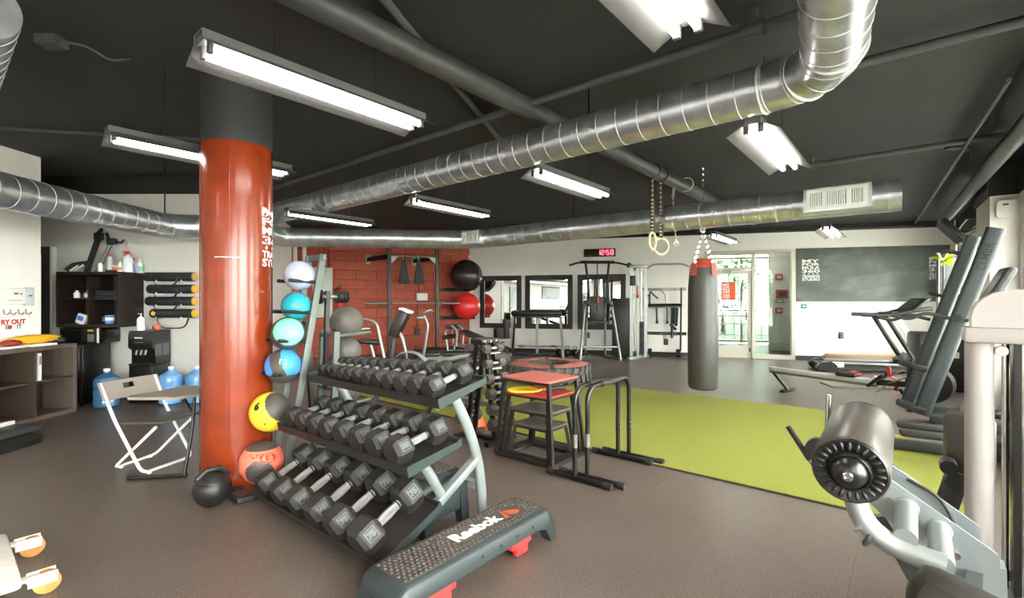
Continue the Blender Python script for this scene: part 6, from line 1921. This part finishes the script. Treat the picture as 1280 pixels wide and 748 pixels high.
# machine cabinet, tall board with yellow flower
t = thing('equipment_cabinet', 'black machine cabinet with white labels behind the climbing machine', 'cabinet', (6.52, 7.42, 0), R(-20))
m = MB(); m.box((0, 0, .46), (.62, .45, .84), bev=.04); part('cabinet_body', m, 'black_satin', t)
m = MB(); m.box((-.18, -.228, .30), (.16, .01, .16)); part('white_label', m, 'print_white', t)
m = MB(); m.box((.12, -.228, .55), (.12, .01, .09)); part('white_label', m, 'print_white', t)
m = MB(); m.box((0, 0, .02), (.58, .40, .04)); part('base', m, 'black_metal', t)
t = thing('tall_board', 'tall narrow black board with silver edges standing at the end of the chalkboard', 'board', (8.68, 9.80, 0), R(-15))
m = MB(); m.box((.12, 0, 1.16), (.32, .10, 2.32), bev=.012); part('panel', m, 'black_satin', t)
for x in (-.05, .29):
    m = MB(); m.box((x, -.03, 1.16), (.018, .09, 2.34)); part('silver_edge', m, 'machine_silver', t)
for x in (.02, .22):
    m = MB(); m.cyl((x, -.06, 2.2), (x, -.05, 2.2), .012); part('bolt', m, 'chrome', t)
t = thing('flower', 'yellow-green artificial flower on a thin black pole by the chalkboard', 'flower', (7.50, 8.40, 0))
m = MB(); m.cyl((0, 0, 0), (0, 0, 2.0), .012, n=8); m.cyl((0, 0, 0), (0, 0, .03), .14, n=20); part('pole', m, 'black_metal', t)
rn = random.Random(2)
for k in range(14):
    a = k * 2.4
    e = rn.uniform(-.5, 1.1)
    d_ = Vector((math.cos(a) * math.cos(e), math.sin(a) * math.cos(e), math.sin(e)))
    m = MB()
    n_ = d_.orthogonal().normalized() * .045
    c0 = Vector((0, 0, 2.06))
    m.mesh([c0 + d_ * .02, c0 + d_ * .10 + n_, c0 + d_ * .20 + Vector((0, 0, -.02)), c0 + d_ * .10 - n_, c0 + d_ * .11 + Vector((0, 0, .012))], [(0, 1, 4), (1, 2, 4), (2, 3, 4), (3, 0, 4)])
    part('petal', m, 'leaf_yellow', t)
m = MB(); m.tube([(0, 0, 1.95), (.0, 0, 2.06)], .02, 6); part('flower_base', m, 'leaf_green', t)

# climbing machine
cl = thing('climbing_machine', 'tall leaning dark grey climbing machine with lettering at its top beside the windows', 'climbing machine', (4.85, 5.4, 0))
B0, T1 = Vector((4.57, 5.40, .09)), Vector((5.03, 5.02, 2.11))
la = (T1 - B0).normalized()
hw_ = Vector((.77, -.64, 0)); hw_ = (hw_ - la * hw_.dot(la)).normalized()
nf = hw_.cross(la).normalized()
if nf.dot(-u1) < 0:
    nf = -nf
def cbar(a, b, w_, h_, bev):
    M = Matrix(((b - a).normalized(), hw_, (b - a).normalized().cross(hw_))).transposed().to_4x4()
    M.translation = (a + b) / 2
    Lh = (b - a).length / 2
    return MB().prism(rrect(w_, h_, bev, 4), -Lh, Lh, M @ Matrix(((0, 0, 1, 0), (1, 0, 0, 0), (0, 1, 0, 0), (0, 0, 0, 1))))
part('front_tube', cbar(B0, T1, .155, .10, .04), 'gunmetal', cl, MW)
o2 = Vector((-.077 * 1.4, .064 * 1.4, 0)) + u1 * .30
part('rear_tube', cbar(B0 + o2, T1 + o2 - la * .04, .13, .09, .035), 'gunmetal', cl, MW)
m = MB(); m.bar(B0 + o2 * .5 + la * .12 + hw_ * .07, T1 + o2 * .5 - la * .2 + hw_ * .07, .02, .05); part('chrome_track', m, 'machine_silver', cl, MW)
X = la; Y = -hw_; Z = X.cross(Y)
if Z.dot(nf) < 0:
    Y = -Y; Z = -Z
F = Matrix((X, Y, Z)).transposed().to_4x4(); F.translation = B0 + la * 1.80 + nf * .0515 + hw_ * .005
part('lettering', text_mb('CLMBR', .095, M=F, bold=.001), 'print_black', cl, MW)
for k, (s, side) in enumerate(((1.10, 0), (1.10, 1))):
    p = B0 + la * (s - .03 * side) + (o2 if side else Vector()) - hw_ * .08
    m = MB(); m.tube(fillet([p, p - hw_ * .22 + Vector((0, 0, .0)), p - hw_ * .34 - Vector((0, 0, .12)), p - hw_ * .52 - Vector((0, 0, .125))], .12, 5), .019, 10); part('hand_bar', m, 'gunmetal', cl, MW)
for s, o_ in ((1.86, 1), (1.36, 1)):
    p = B0 + la * s + o2 * o_
    m = MB(); m.bar(p + hw_ * .03, p - hw_ * .18, .05, .04, bev=.012); part('peg', m, 'black_satin', cl, MW)
for s, o_ in ((.50, 1), (.05, 0)):
    p = B0 + la * s + o2 * o_ * .8
    m = MB(); m.bar(p + hw_ * .03, p - hw_ * .24, .13, .06, bev=.012); st_ = part('foot_step', m, 'black_rubber', cl, MW)
    for k in range(4):
        m = MB(); m.bar(p - hw_ * (.10 + .035 * k) + Vector((0, 0, .032)) - u1 * .06, p - hw_ * (.10 + .035 * k) + Vector((0, 0, .032)) + u1 * .06, .012, .012); part('grip_rib', m, 'gunmetal', st_, MW)
p = B0 + la * 1.12 + nf * .07
m = MB(); m.cyl(p - hw_ * .03, p + nf * .05 - hw_ * .03, .04, n=16); m.cyl(p + hw_ * .05, p + hw_ * .05 + nf * .06, .02, n=12); part('adjuster_knob', m, 'black_metal', cl, MW)
FB = Matrix.Translation((4.92, 5.32, 0)) @ Matrix.Rotation(math.atan2(-.64, .77), 4, 'Z')
m = MB(); m.box((.06, -.10, .055), (.62, .20, .10), bev=.02); part('base_box', m, 'gunmetal', cl, FB)
m = MB(); m.box((.12, .42, .055), (.66, .14, .10), bev=.02); part('base_box', m, 'gunmetal_dark', cl, FB)
m = MB(); m.box((.06, .15, .09), (.10, .62, .10), bev=.02); part('base_beam', m, 'gunmetal_dark', cl, FB)
m = MB(); m.box((.1, -.10, .004), (.68, .22, .008)); part('base_mat', m, 'black_rubber', cl, FB)

# trainer console beyond the white weight tower
t = thing('elliptical_trainer', 'dark cardio console on a mast in front of the white window pier', 'exercise machine', (4.0, 4.05, 0), R(-35))
m = MB(); m.bar((0, 0, 1.22), (.10, 0, 1.62), .40, .06, up=(0, 1, 0), bev=.02) if False else m.box((.04, 0, 1.46), (.06, .34, .36), rot=(0, .45, 0), bev=.02); part('console', m, 'gunmetal_dark', t)
m = MB(); m.box((.012, 0, 1.47), (.012, .26, .26), rot=(0, .45, 0)); part('screen', m, 'screen_black', t)
m = MB(); m.tube([(.25, 0, .20), (.16, 0, .9), (.06, 0, 1.38)], .05, 12); part('mast', m, 'gunmetal', t)
m = MB(); m.box((.22, 0, .18), (.55, .30, .30), bev=.08); part('drive_housing', m, 'black_satin', t)
m = MB(); m.box((-.28, 0, .06), (1.3, .10, .08), bev=.02); part('base_rail', m, 'gunmetal_dark', t)
for y in (-.17, .17):
    m = MB(); m.box((-.40, y, .20), (.40, .13, .05), bev=.02); part('pedal', m, 'black_rubber', t)
    m = MB(); m.bar((-.22, y, .19), (.15, y, .26), .04, .05); part('pedal_arm', m, 'gunmetal', t)
m = MB(); m.box((-.90, 0, .02), (.10, .50, .04), bev=.01); m.box((.45, 0, .02), (.10, .50, .04), bev=.01); part('floor_foot', m, 'black_rubber', t)

# screen on a wall arm, dispenser on the pier
t = thing('television', 'grey television tilted down on a black wall arm over the climbing machine', 'television', MG_ @ Vector((3.4, -.40, 2.49)), 0)
TV = MG_ @ Matrix.Translation((3.4, -.40, 2.49)) @ Matrix.Rotation(R(38), 4, 'X')
m = MB(); m.box((0, 0, 0), (.80, .07, .46), bev=.015); part('case', m, 'gunmetal_dark', t, TV)
m = MB(); m.box((0, -.037, 0), (.74, .006, .41)); part('screen', m, 'screen_black', t, TV)
for z in (-.1, .1):
    m = MB(); m.tube([MG_ @ Vector((3.5, -.36, 2.48)), MG_ @ Vector((4.1, -.30, 2.50 + z)), MG_ @ Vector((4.6, -.16, 2.48 + z * .6))], .018, 8); part('wall_arm', m, 'black_metal', t, MW)
m = MB(); m.box((4.605, -.15, 2.48), (.04, .12, .30)); part('wall_plate', m, 'black_metal', t, MG_)
m = MB(); m.tube(fillet([MG_ @ Vector(p) for p in ((3.6, -.36, 2.40), (3.9, -.32, 2.24), (4.3, -.25, 2.38), (4.59, -.15, 2.30))], .1), .008, 6); part('cable', m, 'black_metal', t, MW)
t = thing('air_freshener', 'white air freshener dispenser high on the white window pier', 'dispenser', MG_ @ Vector((5.63, -.13, 2.38)), WIN_R)
FD = MG_ @ Matrix.Translation((5.63, -.13, 2.48)) @ Matrix.Rotation(R(90), 4, 'Z')
m = MB(); m.prism(rrect(.16, .22, .06, 4), 0, .07, XZ); part('case', m, 'plastic_white', t, FD)
m = MB(); m.box((.0, -.073, .055), (.05, .008, .022)); part('nozzle', m, 'vent_dark', t, FD)

# ================================================================ LEG MACHINE IN FRONT
lm = thing('leg_machine', 'large silver leg curl machine with a grey roller pad and white weight tower', 'exercise machine', U(2.9, -.2), A1)
PX = Matrix(((0, 0, 1, 0), (1, 0, 0, 0), (0, 1, 0, 0), (0, 0, 0, 1)))      # (x, y) -> (u2, z), pulled along u1
def U3(a, b, z):
    return Vector((a, b, z))
# roller
r0, r1 = U3(1.765, .148, .842), U3(2.22, .152, .874)
rx = (r1 - r0).normalized()
m = MB(); m.tube([r0 + rx * .0, r0 + rx * .004, r0 + rx * .012, r1 - rx * .012, r1], [.092, .097, .1, .1, .095], 48); part('roller_pad', m, 'vinyl_grey', lm, MU, sharp=60)
RM = Matrix.Translation(r0) @ Vector((0, 0, 1)).rotation_difference(-rx).to_matrix().to_4x4()
m = MB(); m.lathe([(.097, -.004), (.097, .006), (.092, .010), (.060, .004), (.058, .010), (.052, .020), (.050, .014), (.0, .014)], 48, RM); ec = part('end_cap', m, 'black_gloss', lm, MU)
for k in range(24):
    a = 2 * PI * k / 24
    m = MB(); m.ball((.076 * math.cos(a), .076 * math.sin(a), .004), .012, 8, 6, (1.35, .62, .8), rot=(0, 0, a)); part('fin', m, 'black_satin', ec, MU @ RM)
m = MB(); m.lathe([(.049, .012), (.046, .028), (.036, .042), (.020, .050), (0, .052)], 32, RM); part('hub_dome', m, 'black_gloss', ec, MU)
m = MB(); m.lathe([(.014, .048), (.014, .056), (.009, .058), (.007, .053), (0, .053)], 18, RM); part('hub_bolt', m, 'chrome', ec, MU)
m = MB(); m.tube([r1 + rx * .0, r1 + rx * .03], [.097, .097], 32); part('back_flange', m, 'black_satin', lm, MU)
m = MB(); m.tube([r1 - rx * .1, r1 + rx * .32], .028, 14); part('roller_axle', m, 'steel_grey', lm, MU)
near = [(.124, .67), (.077, .705), (-.2, .525), (-.214, .512), (-.219, .494), (-.219, .402), (-.214, .385), (-.196, .377), (-.112, .419), (-.018, .499), (.084, .555), (.134, .604)]
m = MB(); m.prism(near, 2.245, 2.258, PX); np_ = part('side_plate', m, 'machine_plate', lm, MU)
for (b, z, r_) in ((.107, .632, .016), (.068, .622, .010), (-.112, .480, .012), (-.02, .565, .008)):
    m = MB(); m.cyl((2.236, b, z), (2.246, b, z), r_, n=16); part('bolt', m, 'chrome', np_, MU)
far = [(.10, .72), (.058, .70), (.014, .672), (-.186, .535), (-.190, .397), (-.088, .414), (.058, .523), (.11, .60)]
m = MB(); m.prism(far, 2.42, 2.432, PX); part('side_plate', m, 'machine_plate', lm, MU)
br = [(.074, .711), (.044, .692), (.012, .665), (.006, .640), (.032, .612), (.084, .590), (.119, .638)]
m = MB(); m.prism(br, 2.445, 2.453, PX); bk_ = part('slotted_bracket', m, 'rack_teal', lm, MU)
m = MB(); m.cyl((2.435, .05, .645), (2.446, .05, .645), .010, n=14); part('bolt', m, 'chrome', bk_, MU)
low = [(.123, .52), (.089, .463), (-.003, .284), (-.052, .196), (-.12, .196), (-.105, .25), (.016, .425), (.085, .54)]
m = MB(); m.prism(low, 2.30, 2.34, PX); part('lower_lever', m, 'gunmetal', lm, MU)
m = MB(); m.tube(fillet([U3(2.05, .15, .84), U3(1.98, .157, .74), U3(1.98, .142, .647), U3(1.98, .109, .598), U3(1.98, .053, .564), U3(1.98, -.006, .552), U3(1.98, -.075, .542)], .03, 3), .034, 18); part('curved_tube', m, 'machine_silver', lm, MU, sharp=60)
m = MB(); m.torus((1.98, .108, .575), .030, .010, (.2, 1, .5), 24, 8); part('tube_clamp', m, 'gunmetal', lm, MU)
m = MB(); m.cyl((1.93, .145, .60), (1.98, .135, .60), .007, n=10); part('lock_pin', m, 'chrome', lm, MU)
for (b, z) in ((.02, .605), (-.067, .551)):
    m = MB(); m.cyl((2.25, b, z), (1.97, b, z - .008), .032, n=22); st_ = part('stub_tube', m, 'machine_silver', lm, MU)
    m = MB(); m.torus((2.242, b, z), .033, .005, (1, 0, 0), 24, 6); part('weld_bead', m, 'machine_silver', st_, MU)
m = MB(); m.bar((1.80, .01, .535), (1.80, -.34, .425), .16, .15, up=(0, 0, 1), bev=.05); part('shin_pad', m, 'bronze_pad', lm, MU)
m = MB(); m.bar((1.85, -.12, .46), (2.25, -.16, .42), .04, .04); part('pad_arm', m, 'gunmetal_dark', lm, MU)
# grips behind the roller
def rod(a, b, r_, mt, nm):
    m = MB(); m.cyl(a, b, r_, n=12); part(nm, m, mt, lm, MU)
rod((2.35, .414, .815), (2.35, .335, .688), .011, 'black_rubber', 'hand_grip')
rod((2.35, .335, .688), (2.35, .285, .61), .008, 'steel_grey', 'grip_rod')
rod((2.35, .267, .967), (2.35, .274, .70), .010, 'chrome', 'upright_pin')
m = MB(); m.cyl((2.33, .300, .735), (2.37, .300, .735), .05, n=24); part('cam_disc', m, 'black_satin', lm, MU)
m = MB(); m.bar((2.35, .30, .73), (2.40, .10, .63), .03, .04); part('grip_arm', m, 'gunmetal', lm, MU)
# rear pad and its arm
m = MB(); m.box((3.42, -.22, .60), (.10, .20, .36), bev=.045); part('rear_pad', m, 'vinyl_grey', lm, MU)
m = MB(); m.bar((3.30, -.165, .46), (3.30, -.09, .15), .09, .07, up=(1, 0, 0), bev=.01); part('rear_arm', m, 'bronze_pad', lm, MU)
m = MB(); m.cyl((3.24, -.168, .455), (3.26, -.168, .455), .045, n=20); m.cyl((3.24, -.135, .52), (3.34, -.135, .52), .035, n=18); part('pivot_disc', m, 'black_satin', lm, MU)
m = MB(); m.bar((3.30, -.10, .04), (3.30, -.40, .04), .10, .08); m.bar((3.30, -.09, .06), (3.30, -.09, .17), .07, .07); part('rear_base', m, 'gunmetal_dark', lm, MU)
# weight tower
TU = Matrix.Translation(U(3.05, -.23)) @ Matrix.Rotation(math.atan2(-ca, sa), 4, 'Z')     # local x: along the tower, away from the roller
m = MB(); m.cyl((0, 0, .0), (0, 0, 1.17), .05, n=32); part('main_tube', m, 'machine_white', lm, TU, sharp=60)
m = MB(); m.bar((-.055, .0, 1.20), (.70, .0, 1.20), .17, .07, bev=.012); part('cap_bar', m, 'machine_white', lm, TU)
pl = [(-.03, 1.235)] + [(.10 - .13 * math.cos(R(a)), 1.275 + .125 * math.sin(R(a))) for a in range(0, 91, 15)] + [(.70, 1.40), (.70, 1.235)]
m = MB(); m.prism(pl, -.075, .075, XZ); part('shroud', m, 'machine_white', lm, TU, sharp=30)
m = MB(); m.bar((.18, -.0765, 1.305), (.62, -.0765, 1.305), .002, .006); part('shroud_groove', m, 'plastic_grey', lm, TU)
m = MB(); m.cyl((.085, .02, .05), (.085, .02, 1.165), .012, n=14); part('guide_rod', m, 'chrome', lm, TU)
m = MB(); m.box((.115, .0, .60), (.022, .12, 1.13)); part('dark_post', m, 'black_gloss', lm, TU)
m = MB(); m.cyl((.135, -.05, .05), (.135, -.05, 1.165), .012, n=14); part('chrome_edge', m, 'chrome', lm, TU)
m = MB(); m.box((.40, .0, .60), (.50, .10, 1.13), bev=.008); pn = part('stack_panel', m, 'steel_grey', lm, TU)
for z0, z1 in ((.74, 1.10), (.10, .64)):
    m = wall_mb(.34, z1, [(.02, .32, z0 + .02, z1 - .02)], .012, z0); part('slot_rim', m, 'machine_silver', pn, TU @ Matrix.Translation((.18, -.062, 0)))
    m = MB(); m.box((.35, -.051, (z0 + z1) / 2), (.30, .004, z1 - z0 - .04)); part('slot_window', m, 'black_satin', pn, TU)
m = MB(); m.cyl((.07, -.03, 1.13), (.07, .01, 1.13), .022, n=16); part('pulley', m, 'chrome', lm, TU)
m = MB(); m.box((.30, .0, .035), (.80, .22, .07), bev=.012); part('tower_base', m, 'machine_plate', lm, TU)
m = MB(); m.bar((2.25, -.20, .05), (3.05, -.24, .05), .09, .08, bev=.01); part('base_beam', m, 'machine_plate', lm, MU)
m = MB(); m.bar((2.34, -.21, .05), (2.34, -.20, .45), .08, .08); part('seat_post', m, 'machine_plate', lm, MU)
m = MB(); m.tube(fillet([U3(2.42, .02, .66), U3(2.41, -.08, .62), U3(2.41, -.12, .52)], .08), .006, 8); part('cable', m, 'black_satin', lm, MU)
